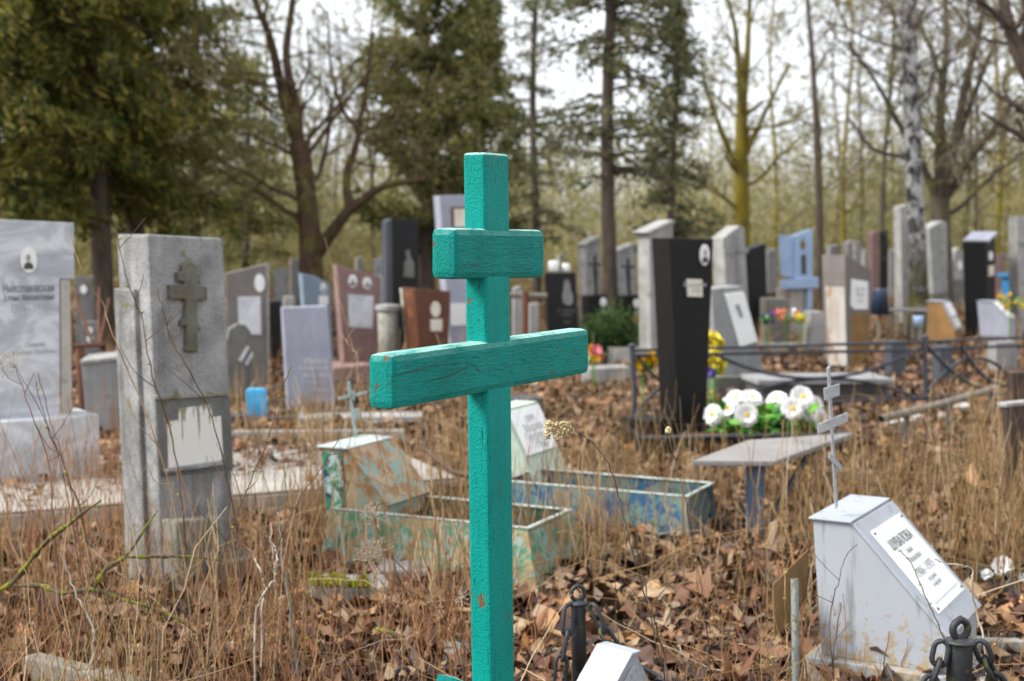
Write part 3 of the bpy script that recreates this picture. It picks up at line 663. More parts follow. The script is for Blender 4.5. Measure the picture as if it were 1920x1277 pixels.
def chain(pts, L, wd, r, label):
    P = smooth_path(pts, 60); seg = np.linalg.norm(np.diff(P, axis=0), axis=1); cum = np.concatenate([[0], np.cumsum(seg)])
    pitch = L - 2.3 * r; n = int(cum[-1] / pitch)
    o = empty('chain', tuple(P[0])); tag(o, label, 'chain', 'chains hanging between the posts')
    me = link_mesh(L, wd, r)
    me.materials.append(M['iron']); me.polygons.foreach_set('use_smooth', np.ones(len(me.polygons), bool))
    for i in range(n):
        s = (i + 0.5) * pitch; c = Vector([np.interp(s, cum, P[:, k]) for k in range(3)]); c2 = Vector([np.interp(min(s + 0.01, cum[-1]), cum, P[:, k]) for k in range(3)])
        c1 = Vector([np.interp(max(s - 0.01, 0), cum, P[:, k]) for k in range(3)])
        q = (c2 - c1).to_track_quat('Z', 'Y'); lk = bpy.data.objects.new('link', me); COL.objects.link(lk); lk.parent = o
        lk.location = c - Vector(P[0]); lk.rotation_euler = (q.to_matrix() @ Matrix.Rotation(rad(35 if i % 2 else 125), 3, 'Z')).to_euler()
    return o
cp1, t1 = chain_post(1800, 1203, 3.75, 0.034, 0.024, 'black chain post with upright ring in front of the grey metal monument')
chain([t1 + Vector((-0.05, -0.01, -0.005)), t1 + Vector((-0.075, -0.02, -0.09)), t1 + Vector((-0.14, -0.05, -0.17)), t1 + Vector((-0.30, -0.10, -0.28)), t1 + Vector((-0.5, -0.2, -0.34))], 0.066, 0.019, 0.0075, 'black chain drooping left from the post before the grey metal monument')
chain([t1 + Vector((0.05, -0.01, -0.003)), t1 + Vector((0.085, -0.01, -0.08)), t1 + Vector((0.15, 0.0, -0.17)), t1 + Vector((0.30, 0.02, -0.27)), t1 + Vector((0.55, 0.05, -0.33))], 0.066, 0.019, 0.0075, 'black chain drooping right from the post before the grey metal monument')
cp2, t2 = chain_post(1089, 1131, 4.35, 0.0235, 0.0225, 'black chain post with ring between teal cross and low grey monument', rad(-1.5))
chain([t2 + Vector((-0.036, -0.03, -0.004)), t2 + Vector((-0.046, -0.05, -0.09)), t2 + Vector((-0.062, -0.06, -0.18)), t2 + Vector((-0.08, -0.07, -0.26)), t2 + Vector((-0.2, -0.1, -0.33))], 0.094, 0.0185, 0.0068, 'mossy black chain hanging straight down beside teal cross')
chain([t2 + Vector((0.036, -0.03, -0.002)), t2 + Vector((0.062, -0.04, -0.06)), t2 + Vector((0.11, -0.05, -0.13)), t2 + Vector((0.2, -0.1, -0.2)), t2 + Vector((0.4, -0.2, -0.26))], 0.094, 0.0185, 0.0068, 'black chain dropping behind the low grey monument at the bottom edge')
cp3, t3 = chain_post(755, 1283, 4.35, 0.026, 0.021, 'iron ring of a chain post just showing at the bottom edge, left of teal cross')

# ================================================================== concrete pillar grave with relief cross
fr = Frame(300, 5.75, 50)
t = thing('concrete_stele', 'tall grey concrete pillar with relief cross and flaking whitewashed panel', 'headstone', fr)
D = 0.215
front_slab(t, fr, ((277, 439), (419, 447), (444, 'g'), (306, 'g')), D, M['concrete'], 'pillar', 0, 0.012)
# lower slab standing behind its left side
P = [fr.xz(u, v, 0.085) for u, v in ((250, 542), (300, 540), (325, 'g'), (276, 'g'))]
obj('side_slab', prism([(P[0][0], P[0][1]), (P[0][0] + 0.3, P[0][1]), (P[3][0] + 0.3, -0.04), (P[3][0], -0.04)], 0.085, 0.225, 'y', 0.008), M['concrete'], t)
rel = [(343, 498), (350, 491), (361, 491), (367, 498), (368, 512), (376, 514), (376, 531), (370, 531), (370, 536), (389, 538), (390, 563), (370, 563), (371, 603), (377, 612), (376, 620), (371, 617), (371, 645), (373, 660), (349, 658), (351, 645), (351, 610), (341, 612), (341, 600), (348, 598), (350, 561), (320, 561), (319, 534), (346, 534), (346, 528), (335, 527), (334, 511), (343, 509)]
front_slab(t, fr, rel, 0.026, M['relief'], 'relief_cross', -0.024, 0.003, 1)
# recessed looking panel framed by fillets
for nm, q in (('fillet', ((292, 741), (430, 733), (430, 742), (292, 751))),):
    front_slab(t, fr, q, 0.02, M['concrete_moss'], nm, -0.012, 0.004, 1)
front_slab(t, fr, ((292, 752), (431, 743), (438, 880), (301, 896)), 0.006, M['concrete_stained'], 'dark_panel', -0.003, 0.001, 1)
front_slab(t, fr, ((314, 790), (333, 788), (334, 766), (396, 758), (398, 782), (414, 780), (419, 862), (316, 878)), 0.006, M['whitewash'], 'whitewash_patch', -0.0055, 0.0, 1)
front_slab(t, fr, ((312, 880), (421, 864), (424, 872), (313, 888)), 0.03, M['concrete'], 'ledge', -0.03, 0.004, 1)
front_slab(t, fr, ((330, 978), (420, 968), (425, 'g'), (335, 'g')), 0.1, M['concrete_moss'], 'footing', -0.10, 0.012)

# ================================================================== white marble headstone, far left
fr = Frame(60, 7.75, 36, 0.12)
t = thing('marble_headstone', 'white veined marble headstone with oval portrait on a wide pedestal at the left edge', 'headstone', fr)
front_slab(t, fr, ((-70, 408), (139, 418), (140, 523), (112, 523), (113, 790), (-70, 800)), 0.09, M['marble'], 'slab', 0.0, 0.006)
front_slab(t, fr, ((113.5, 524), (132, 524), (136, 779), (114.5, 785)), 0.075, M['tile'], 'side_pillar', 0.005, 0.006)
P0 = fr.xz(-70, 790, -0.14); P1 = fr.xz(186, 782, -0.14)
obj('pedestal', box(P0[0], P1[0], -0.14, 0.22, 0.05, 0.5 * (P0[1] + P1[1]), 0.012), M['marble'], t)
oval(t, fr, 53, 488, 15.5, 24)
for body, u, v, sz, sx in (('Николаевская', 54, 541, 0.066, 0.62), ('Елена Михайловна', 55, 558, 0.048, 0.62), ('1904 - 1973', 55, 579, 0.056, 0.75), ('Помним,', 66, 646, 0.034, 0.8), ('любим, скорбим', 66, 660, 0.034, 0.8)):
    x, z = fr.xz(u, v); text(body, sz, x, z, -0.0015, t, M['ink'] if v < 570 else M['pale_ink'], sx=sx)

# cream tiled surround in front of it
f2 = Frame(-60, 6.7, 24)
t2_ = thing('tiled_surround', 'low surround of cream tiles in front of marble headstone and behind concrete pillar', 'grave surround', f2)
obj('core', box(-0.6, 2.52, 0.012, 1.55, -0.04, 0.128, 0.006), M['concrete_dark'], t2_)
tm = None
for i in range(11):
    for j in range(6):
        if 2 <= j <= 3 and i % 1 == 0 and False: continue
        x0 = -0.6 + i * 0.284; y0 = 0.0 + j * 0.258
        me = bpy.data.meshes.new('tile') if tm is None else tm
        if tm is None:
            bm = box(0, 0.278, 0, 0.252, 0.130, 0.146, 0.004, 1); bmesh.ops.recalc_face_normals(bm, faces=bm.faces); bm.to_mesh(me); bm.free(); me.materials.append(M['tile']); tm = me
        o = bpy.data.objects.new('tile', tm); COL.objects.link(o); o.parent = t2_; o.location = (x0, y0, random.uniform(-0.002, 0.002))
fm = None
for i in range(11):
    if fm is None:
        fm = bpy.data.meshes.new('tile'); bm = box(0, 0.278, -0.008, 0.010, 0.0, 0.126, 0.003, 1); bmesh.ops.recalc_face_normals(bm, faces=bm.faces); bm.to_mesh(fm); bm.free(); fm.materials.append(M['tile'])
    o = bpy.data.objects.new('tile', fm); COL.objects.link(o); o.parent = t2_; o.location = (-0.6 + i * 0.284, random.uniform(-0.002, 0.002), 0)

def litter(n, place, z, size, rng, lift=0.02):
    o5 = np.array([[0, -0.5, 0], [-0.30, -0.22, 0], [-0.46, 0.05, 0], [-0.24, 0.22, 0], [0, 0.62, 0], [0.27, 0.20, 0], [0.44, -0.02, 0], [0.28, -0.28, 0], [0, 0.0, 0]])
    T = np.array([[8, i, (i + 1) % 8] for i in range(8)]); B = np.repeat(o5[None], n, 0) + rng.normal(0, 0.04, (n, 9, 3)); B[:, :, 2] += rng.normal(0.5, 0.7, (n, 1)) * B[:, :, 0] ** 2 * 1.6
    sz = size * rng.uniform(0.6, 1.3, n); V = np.einsum('nij,nmj->nmi', rot_mats(n, rng, 0.8), B) * sz[:, None, None]
    x, y = place(rng, n); V = V + np.stack([x, y, z + rng.uniform(0, lift, n) + sz * 0.12], -1)[:, None]
    return V.reshape(-1, 3), (np.arange(n)[:, None, None] * 9 + T[None]).reshape(-1, 3)
V, T = litter(420, lambda r, n: (r.uniform(-0.5, 2.4, n), 1.5 - 1.4 * np.abs(r.normal(0, 0.42, n)).clip(0, 1)), 0.147, 0.07, np.random.default_rng(3))
p = Pile(); p.add(V, None, T); q = p.build('leaves', M['leaf_litter'], t2_, False); q['kind'] = 'stuff'

# ================================================================== peeling green and blue graves
pm, pf, pon, prot, PW, PL = tumba('peeling_monument', 'peeling teal and beige metal monument with white top behind green planter', 723, 6.25, 64, 0.22,
    ((600, 839), (652, 843), (723, 948), (724, 975), (612, 968)), 0.38, M['peel_beige'], M['peel_top'], M['peel_beige'])
P = [pf.yz(u, v, -0.006) for u, v in ((603, 848), (640, 850), (646, 958), (612, 955))]
obj('side_sheet', prism(P, -0.006, -0.001, 'x', 0, 1), M['peel_left'], pm)
# small pale teal cross on it
cb = at_y(668, 822, 6.65)
f3 = Frame(668, 6.65, 40)
o = iron_cross(pm, Frame(668, 6.65, 64), ((668, 822), (655, 716)), M['pale_teal'], (), 0.01)
o.parent = None; o.location = (f3.E.x, f3.E.y, 0); o.rotation_euler = (0, 0, rad(64)); o.name = 'iron_cross'
tag(o, 'small bent pale teal iron cross standing on the peeling monument', 'cross')
ff3 = Frame(668, 6.65, 64)
for q in (((651, 726), (664, 735), (664, 752), (652, 742)), ((634, 745), (686, 733), (686, 738), (634, 750)), ((657, 768), (672, 765), (672, 785), (660, 790))):
    R = [ff3.xz(*p) for p in q]; obj('cross_bar', prism(R, -0.006, -0.0005, 'y', 0.001, 1), M['pale_teal'], o)

def planter(name, label, uE, YE, th, L, Wd, h, flare, m_out, rim_m, z0=0.0):
    """open sheet-metal flower bed: L along the grave, Wd across, E is the near right corner"""
    f = Frame(uE, YE, th); o = thing(name, label, 'planter', f)
    # local: y runs back along the grave (b), x across (a)
    def wall(nm, p0, p1, q0, q1):
        bm = bmesh.new(); d = Vector((0, 0, 1)).cross(Vector(p1) - Vector(p0)).normalized() * 0.006
        A = [Vector(p0), Vector(p1), Vector(q1), Vector(q0)]
        a = [bm.verts.new(p) for p in A]; b_ = [bm.verts.new(p + d) for p in A]
        bm.faces.new(a); bm.faces.new(b_[::-1])
        for i in range(4): bm.faces.new((a[i], a[(i + 1) % 4], b_[(i + 1) % 4], b_[i]))
        return obj(nm, bm, m_out, o)
    k = flare
    wall('side_wall', (0, 0, h), (0, L, h), (-k, -k, -0.03), (-k, L, -0.03))
    wall('end_wall', (0, 0, h), (Wd, 0, h), (-k, -k, -0.03), (Wd + k, -k, -0.03))
    wall('side_wall', (Wd, 0, h), (Wd, L, h), (Wd + k, -k, -0.03), (Wd + k, L, -0.03))
    wall('end_wall', (0, L, h), (Wd, L, h), (-k, L, -0.03), (Wd + k, L, -0.03))
    for nm, b_ in (('rim', box(-0.008, 0.014, -0.01, L, h + 0.001, h + 0.010, 0.003, 1)), ('rim', box(Wd - 0.014, Wd + 0.008, -0.01, L, h + 0.001, h + 0.010, 0.003, 1)),
                   ('rim', box(0.016, Wd - 0.016, -0.01, 0.014, h + 0.001, h + 0.010, 0.003, 1)), ('rim', box(0.016, Wd - 0.016, L - 0.022, L, h + 0.001, h + 0.010, 0.003, 1))):
        obj(nm, b_, rim_m, o)
    sb = bmesh.new()
    vs = [sb.verts.new(p) for p in ((0.01, 0.01, h * 0.45), (Wd - 0.01, 0.01, h * 0.45), (Wd - 0.01, L - 0.01, h * 0.5), (0.01, L - 0.01, h * 0.5))]; sb.faces.new(vs)
    obj('soil', sb, M['ground'], o)
    V, T = litter(170, lambda r, n: (r.uniform(0.03, Wd - 0.03, n), r.uniform(0.03, L - 0.03, n)), h * 0.5, 0.06, np.random.default_rng(int(uE))); p = Pile(); p.add(V, None, T); q = p.build('leaves', M['leaf_litter'], o, False); q['kind'] = 'stuff'
    return o
gp = planter('green_planter', 'open metal flower bed with peeling green paint, nearest behind teal cross', 990, 5.86, 64, 0.98, 0.44, 0.25, 0.10, M['peel_green'], M['rim'])
planter('blue_planter', 'open metal flower bed with peeling blue paint under the grey board table', 1287, 6.62, 64, 0.98, 0.40, 0.24, 0.03, M['peel_blue'], M['rim'])
wm, wf, won, wrot, WW, WL = tumba('plaque_monument', 'pale green monument with leaning white plaque just right of the teal post', 985, 7.3, 64, 0.22,
    ((905, 770), (940, 772), (1000, 905), (1000, 925), (905, 920)), 0.42, M['pale_green'], M['pale_green'], M['pale_green'])
wp = plate_on(wm, won, M['plaque_white'], 0.04, 0.66, 0.03, WW - 0.03, 0.0125, 0.03)
for body, size, s in (('1899', 0.06, 0.2), ('Мария', 0.07, 0.32), ('Петровна', 0.06, 0.44), ('1968', 0.07, 0.56)):
    text(body, size, 0, 0, 0, wp, M['pale_ink'], loc=won(s, WW / 2, 0.0308), rot=wrot)

# mossy block and flat stones in the litter
f2 = Frame(585, 5.35, 12)
t = thing('mossy_block', 'broken concrete block with bright green moss on top in the leaves', 'concrete block', f2)
x1 = f2.xz(735, 1140)[0]
obj('block', prism([(0, -0.04), (x1, -0.04), (x1, 0.12), (0.0, 0.135)], 0, 0.22, 'y', 0.014, 2), M['concrete_moss'], t)
mp = Pile(); n = 2600
px = RNG.uniform(0.0, x1 * 0.72, n); py = RNG.uniform(0.0, 0.18, n); keep = np.sin(px * 26) * 0.04 + 0.12 + 0.05 * np.sin(px * 61 + 1) > py; px, py = px[keep], py[keep]; n = len(px)
Rm = rot_mats(n, RNG, 1.6); tri = np.array([[-0.006, 0, 0], [0.006, 0, 0], [0, 0.004, 0.016]])
Vm = np.einsum('nij,mj->nmi', Rm, tri) + np.stack([px, py, np.full(n, 0.134) - px * 0.05 + RNG.uniform(0, 0.012, n)], -1)[:, None, :]
mp.add(Vm, None, np.arange(n * 3).reshape(-1, 3)); o = mp.build('moss', M['moss'], t, False); o['kind'] = 'stuff'
f2 = Frame(700, 5.9, 6)
o = obj('flat_stone', prism([(0, 0), (0.24, -0.03), (0.27, 0.16), (0.05, 0.2)], 0.02, 0.07, 'z', 0.012), M['grey_stone']); o.location = f2.E; o.rotation_euler = (rad(4), 0, f2.th)
tag(o, 'flat grey stone lying in the leaves behind the mossy block', 'stone')
f2 = Frame(835, 5.0, 0)
o = obj('flat_stone', prism([(0, 0), (0.09, -0.02), (0.12, 0.09), (0.03, 0.12)], 0.02, 0.07, 'z', 0.016), M['concrete_moss']); o.location = at_z(830, 1262, 0.0); o.rotation_euler = (rad(6), 0, 0.3)
tag(o, 'small mossy stone at the foot of teal cross', 'stone')

# timber beam at the lower left, rail left of the block
p0 = at_z(40, 1240, 0.10); p1 = at_z(250, 1292, 0.10)
o = empty('timber_beam', p0 - Vector((0, 0, 0.06)), math.atan2(p1.y - p0.y, p1.x - p0.x)); tag(o, 'old grey timber beam half buried in leaves at the lower left corner', 'timber beam')
obj('beam', box(0, (p1 - p0).length, 0, 0.07, -0.03, 0.075, 0.006), M['timber'], o)
f2 = Frame(405, 5.75, 25)
o = obj('stone_slab', prism([(0, 0), (0.19, 0), (0.19, 0.2), (0, 0.2)], -0.03, 0.13, 'z', 0.01), M['relief']); o.location = f2.E; o.rotation_euler = (0, rad(-4), f2.th)
tag(o, 'leaning mossy concrete slab at the right foot of the concrete pillar', 'concrete slab')

# ================================================================== middle distance, left half
t, fr = stone('grey_headstone', 'brown grey headstone with slanted top, oval portrait and stained plaque behind concrete pillar', 'headstone', 425, 13.2, 14, ((423, 513), (498, 495), (501, 'g'), (430, 'g')), 0.14, M['brown_grey'])
front_slab(t, fr, ((498.5, 494), (505, 494), (505, 'g'), (501.5, 'g')), 0.15, M['white_stone'], 'edge_strip', -0.005, 0.003)
oval(t, fr, 487, 531, 9.5, 17, pic=False); plaque(t, fr, ((446, 557), (488, 556), (490, 628), (448, 626)), M['plaque_marble'])
t, fr = stone('dark_headstone', 'dark grey headstone with rounded top against brown grey headstone', 'headstone', 428, 12.2, 20, ((424, 640), (430, 617), (445, 607), (460, 609), (470, 622), (471, 640), (468, 'g'), (428, 'g')), 0.09, M['concrete_dark'])
for q in (((447, 676), (464, 648), (468, 652), (452, 680)), ((459, 682), (472, 659), (475, 664), (463, 686))): plaque(t, fr, q, M['plaque_marble'], 'carved_ray')
t, fr = stone('slate_headstone', 'leaning blue grey slate headstone with pale lettering', 'headstone', 540, 11.4, 16, ((529, 577), (614, 573), (631, 775), (541, 783)), 0.11, M['slate'])
for (u, v, sz, body) in ((591, 677, 0.062, 'Ирина'), (587, 690, 0.045, 'Андреевна'), (588, 704, 0.052, '1931-1982'), (588, 716, 0.03, 'Спи спокойно'), (600, 732, 0.03, 'от родных')):
    x, z = fr.xz(u, v); text(body, sz, x, z, -0.003, t, M['light_letter'])
obj('base', box(-0.06, 0.5, -0.06, 0.25, -0.04, 0.03), M['white_stone'], t)
t, fr = stone('blue_headstone', 'dull blue headstone with notched top and small oval behind slate headstone', 'headstone', 575, 15.2, 22, ((566, 513), (590, 517), (619, 533), (627, 'g'), (578, 'g')), 0.16, M['blue_stone'])
oval(t, fr, 606, 541, 5, 10); plaque(t, fr, ((598, 555), (615, 555), (615, 571), (598, 571)), M['plaque_white'])
t, fr = stone('pink_headstone', 'pinkish brown headstone with two ovals above a white plaque', 'headstone', 642, 14.2, 26, ((631, 497), (712, 518), (709, 'g'), (648, 'g')), 0.14, M['pink_stone'])
front_slab(t, fr, ((712.5, 517), (719, 519), (716, 'g'), (709.5, 'g')), 0.14, M['white_stone'], 'edge_strip', 0.003, 0.003)
oval(t, fr, 661, 527, 8, 12); oval(t, fr, 688, 531, 8, 11); plaque(t, fr, ((652, 552), (700, 555), (698, 616), (654, 613)), M['plaque_marble'])
obj('plinth', box(-0.1, 0.5, -0.3, 0.3, -0.04, 0.16), M['pink_stone'], t)
t, fr = stone('black_stele', 'tall plain black granite stele with faint engraved figure left of teal cross', 'headstone', 737, 16.5, 32, ((735, 409), (785, 412), (785, 'g'), (738, 'g')), 0.14, M['black_stone'])
front_slab(t, fr, ((725, 415), (734.5, 410), (737.5, 'g'), (724, 'g')), 0.13, M['dark_blue_side'], 'side_face', 0.002, 0.002)
front_slab(t, fr, ((760, 470), (768, 468), (771, 485), (776, 492), (777, 520), (757, 520), (758, 492), (763, 486)), 0.004, M['concrete_dark'], 'engraving', -0.003, 0, 1)
t, fr = stone('small_grey_stone', 'small pale grey stone half hidden beside tall black granite stele', 'headstone', 704, 18, 15, ((703, 486), (722, 483), (722, 'g'), (704, 'g')), 0.12, M['grey_stone'])
e = at_y(728, vz(13.6), 13.6)
o = empty('stone_urn', (e.x, e.y, 0)); tag(o, 'squat mossy concrete urn with flat lid beside pinkish brown headstone', 'urn')
ztop = at_y(728, 572, 13.6).z; rr = 21 / 2667 * 13.6
obj('bowl', lathe([(rr * 0.75, -0.03), (rr * 0.8, ztop * 0.25), (rr * 0.85, ztop * 0.5), (rr * 0.92, ztop * 0.92)], 20), M['concrete_moss'], o, True)
obj('lid', lathe([(rr * 1.0, ztop * 0.922), (rr * 1.12, ztop * 0.95), (rr * 1.12, ztop), (rr * 0.4, ztop * 1.01)], 20), M['white_stone'], o)
t, fr = stone('brown_stele', 'reddish brown metal stele with peeled pale side, cream oval and plaque', 'headstone', 788, 13.4, 38, ((777, 540), (845, 546), (838, 'g'), (792, 'g')), 0.22, M['brown_metal'])
P = [fr.yz(u, v, -0.004) for u, v in ((750, 540), (777, 540), (793, 690), (770, 690))]
obj('side_sheet', prism([P[0], P[1], (P[2][0], -0.03), (P[3][0], -0.03)], -0.008, -0.001, 'x', 0, 1), M['mint_rust'], t)
oval(t, fr, 816, 580, 9, 15, M['plaque_cream'], pic=False); plaque(t, fr, ((806, 599), (828, 598), (828, 621), (807, 621)), M['plaque_cream'])
t, fr = stone('pale_stele', 'very tall pale grey stele with brass framed portrait half hidden by teal post', 'headstone', 846, 14.2, 20, ((823, 367), (930, 364), (925, 'g'), (850, 'g')), 0.2, M['slate'])
pf_ = plaque(t, fr, ((846, 388), (884, 388), (884, 428), (848, 428)), M['brown_metal'], 'portrait_frame', 0.025)
plaque(t, fr, ((850, 392), (882, 392), (882, 426), (851, 426)), M['plaque_cream'], 'portrait', 0.028).parent = pf_
plaque(t, fr, ((846, 570), (874, 569), (875, 610), (847, 611)), M['plaque_white'])

# rails, can, kerbs in the left middle
def pipe(name, label, cat, pts, r, mat, sides=8):
    base = Vector((pts[0].x, pts[0].y, 0)); o = empty(name, base); tag(o, label, cat)
    pi = Pile(); pi.tube(smooth_path([p - base for p in pts], max(6, 3 * len(pts))), r, sides); pi.build('bar', mat, o); return o
o = pipe('iron_rail', 'low dark iron rail in front of the slate headstone', 'rail', [at_y(436, 787, 10.6), at_y(520, 785, 10.7), at_y(615, 774, 10.9), at_y(655, 768, 11.0), at_y(690, 782, 11.0)], 0.02, M['pipe'])
pi = Pile(); 
for u in (442, 560, 640): 
    a = at_y(u, 784 if u < 600 else 772, 10.7 if u < 600 else 10.95); pi2 = Pile(); pi2.tube([a - Vector(o.location), Vector((a.x, a.y, -0.03)) - Vector(o.location)], 0.015, 6); pi2.build('stake', M['pipe'], o)
pipe('iron_rail', 'slanting dark rail behind the blue plastic can', 'rail', [at_y(500, 735, 11.6), at_y(545, 722, 12.0), at_y(548, 790, 12.0)], 0.015, M['pipe'])
pipe('iron_rail', 'level dark rail behind the small teal iron cross', 'rail', [at_y(622, 796, 12.4), at_y(622, 718, 12.4), at_y(684, 718, 12.6), at_y(760, 716, 12.8), at_y(760, 790, 12.8)], 0.015, M['pipe'])
f2 = Frame(435, 9.8, 2); o = obj('kerb_stone', box(0, 1.2, 0, 0.08, -0.03, 0.10), M['white_stone']); o.location = f2.E; o.rotation_euler = (0, 0, f2.th); tag(o, 'long whitish kerb stone in dry grass right of the concrete pillar', 'kerb')
f2 = Frame(555, 10.6, 5); o = obj('kerb_stone', box(0, 0.95, 0, 0.3, -0.03, 0.09), M['white_stone']); o.location = f2.E; o.rotation_euler = (0, 0, f2.th); tag(o, 'broad pale concrete kerb below the slate headstone', 'kerb')
f2 = Frame(462, 10.9, 10)
t = thing('plastic_can', 'sky blue plastic can upside down by the low dark rail', 'plastic can', f2)
P = rrect(0, 0.16, 0.06, 0.27, 0.03)
obj('body', prism(P, 0, 0.11, 'y', 0.02, 3), M['blue_plastic'], t, True)
obj('neck', lathe([(0.03, -0.02), (0.03, 0.05), (0.045, 0.058)], 14, (0.08, 0.055, 0)), M['blue_plastic'], t, True)
f2 = Frame(455, 10.8, 0); o = obj('navy_pot', lathe([(0.05, -0.02), (0.075, 0.1), (0.082, 0.11), (0.07, 0.112)], 16), M['navy'], None, True); o.location = at_z(447, 805, 0); tag(o, 'small navy plastic pot beside the sky blue can', 'pot')
# rusty frame and stones between marble headstone and pillar
e = at_y(150, vz(10.5), 10.5); base = Vector((e.x, e.y, 0))
o = empty('rusty_frame', base); tag(o, 'rust red iron frame with diagonal struts between marble headstone and concrete pillar', 'iron frame')
for nm, a, c, r in (('post', (150, 652, 10.5), (158, 800, 10.5), 0.035), ('rail', (136, 650, 10.5), (186, 646, 10.6), 0.02), ('strut', (138, 545, 10.9), (172, 640, 10.7), 0.012), ('strut', (205, 560, 10.9), (186, 650, 10.7), 0.012), ('strut', (186, 540, 11), (186, 650, 10.7), 0.012)):
    pi = Pile(); pi.tube([at_y(*a) - base, at_y(*c) - base], r, 6); pi.build(nm, M['rust_post'], o)
t, fr = stone('low_grey_stone', 'low grey grave box with pale rim between rusty frame and concrete pillar', 'grave kerb', 165, 10.2, 10, ((152, 682), (222, 674), (222, 'g'), (165, 'g')), 0.5, M['grey_stone'])
front_slab(t, fr, ((150, 683), (224, 675), (224, 668), (150, 676)), 0.5, M['white_stone'], 'rim', -0.02, 0.004)
for i, (u, v, Yd, lb) in enumerate(((157, 543, 15, 'dark headstone with white oval in shade left of the concrete pillar'), (168, 628, 13.5, 'small dark marker with two white ovals behind the rusty frame'))):
    t, fr = stone('shaded_headstone', lb, 'headstone', u - 12, Yd, 12, ((u - 16, v - 25), (u + 18, v - 25), (u + 16, 'g'), (u - 14, 'g')), 0.1, M['concrete_dark'])
    oval(t, fr, u, v - (8 if i else 0), 6, 8 if i == 0 else 6, pic=False)
    if i: oval(t, fr, u + 1, v + 8, 6, 6, pic=False)

# small clutter between the rows on the left
for q, Yd, m, lb, nm, ct in (
    (((514, 512), (522, 502), (540, 505), (541, 'g'), (516, 'g')), 19, 'grey_stone', 'rough pale speckled stone between brown grey and dull blue headstones', 'rough_stone', 'headstone'),
    (((504, 566), (527, 564), (527, 'g'), (506, 'g')), 15.5, 'black_stone', 'little black stone left of the slate headstone top', 'headstone', 'headstone'),
    (((533, 556), (552, 556), (552, 'g'), (534, 'g')), 16.5, 'white_stone', 'little white stone peeping over the slate headstone', 'headstone', 'headstone'),
    (((625, 690), (690, 684), (740, 700), (742, 'g'), (622, 'g')), 12.9, 'pink_stone', 'low pinkish rubble kerb at the foot of pink headstone', 'kerb_stone', 'kerb'),
    (((690, 792), (772, 788), (772, 'g'), (690, 'g')), 10.6, 'white_stone', 'broken whitish kerb behind the small teal iron cross', 'kerb_stone', 'kerb'),
    (((966, 750), (1018, 746), (1020, 'g'), (966, 'g')), 11.2, 'dark_blue_side', 'low dark blue grave box under right arm of teal cross', 'grave_box', 'grave kerb'),
    (((1106, 692), (1182, 688), (1182, 'g'), (1106, 'g')), 13.5, 'white_stone', 'pale low kerb behind the pink flowers right of teal cross', 'kerb_stone', 'kerb'),
    (((1440, 548), (1466, 545), (1468, 'g'), (1442, 'g')), 21, 'dark_brown_metal', 'dark brown headstone in shade left of the pale blue monument', 'headstone', 'headstone'),
    (((1672, 640), (1700, 640), (1700, 'g'), (1672, 'g')), 14.2, 'dark_blue_side', 'low blue grey stone behind the fence left of its middle post', 'headstone', 'headstone'),
    (((1762, 650), (1786, 648), (1786, 'g'), (1762, 'g')), 13.6, 'dark_blue_side', 'low blue grey stone behind the fence right of its middle post', 'headstone', 'headstone'),
    (((1868, 642), (1908, 640), (1908, 'g'), (1868, 'g')), 14.6, 'grey_stone', 'low grey stone behind the fence near the right edge', 'headstone', 'headstone'),
    (((1556, 462), (1575, 458), (1576, 'g'), (1556, 'g')), 30, 'grey_stone', 'grey headstone far off behind the rust streaked stele', 'headstone', 'headstone'),
    (((1620, 470), (1632, 468), (1633, 'g'), (1620, 'g')), 31, 'white_stone', 'whitish headstone far off right of the white twins', 'headstone', 'headstone'),
    (((1670, 470), (1684, 466), (1684, 'g'), (1670, 'g')), 30, 'grey_stone', 'grey headstone far off left of the birch', 'headstone', 'headstone'),
    (((1872, 478), (1884, 476), (1884, 'g'), (1872, 'g')), 29, 'pink_stone', 'pink headstone far off left of the blue crucifix', 'headstone', 'headstone'),
    (((1440, 470), (1456, 466), (1458, 'g'), (1440, 'g')), 28, 'grey_stone', 'grey headstone far off left of the pale blue monument', 'headstone', 'headstone'),
    (((1288, 470), (1300, 470), (1300, 'g'), (1288, 'g')), 30, 'grey_stone', 'grey headstone far off hidden by the big black stele', 'headstone', 'headstone'),
    (((545, 486), (560, 484), (561, 'g'), (545, 'g')), 27, 'grey_stone', 'grey headstone far off left of the forked mossy trunk', 'headstone', 'headstone'),
    (((668, 484), (680, 482), (681, 'g'), (668, 'g')), 28, 'white_stone', 'white headstone far off above the pink headstone', 'headstone', 'headstone'),
    (((1046, 478), (1058, 476), (1058, 'g'), (1046, 'g')), 30, 'white_stone', 'white headstone far off above the engraved black headstone', 'headstone', 'headstone')):
    if 'hidden' in lb: continue
    fq = Frame(q[-1][0], Yd, 14); tq = thing(nm, lb, ct, fq); front_slab(tq, fq, q, 0.3 if ct != 'headstone' else 0.16, M[m])

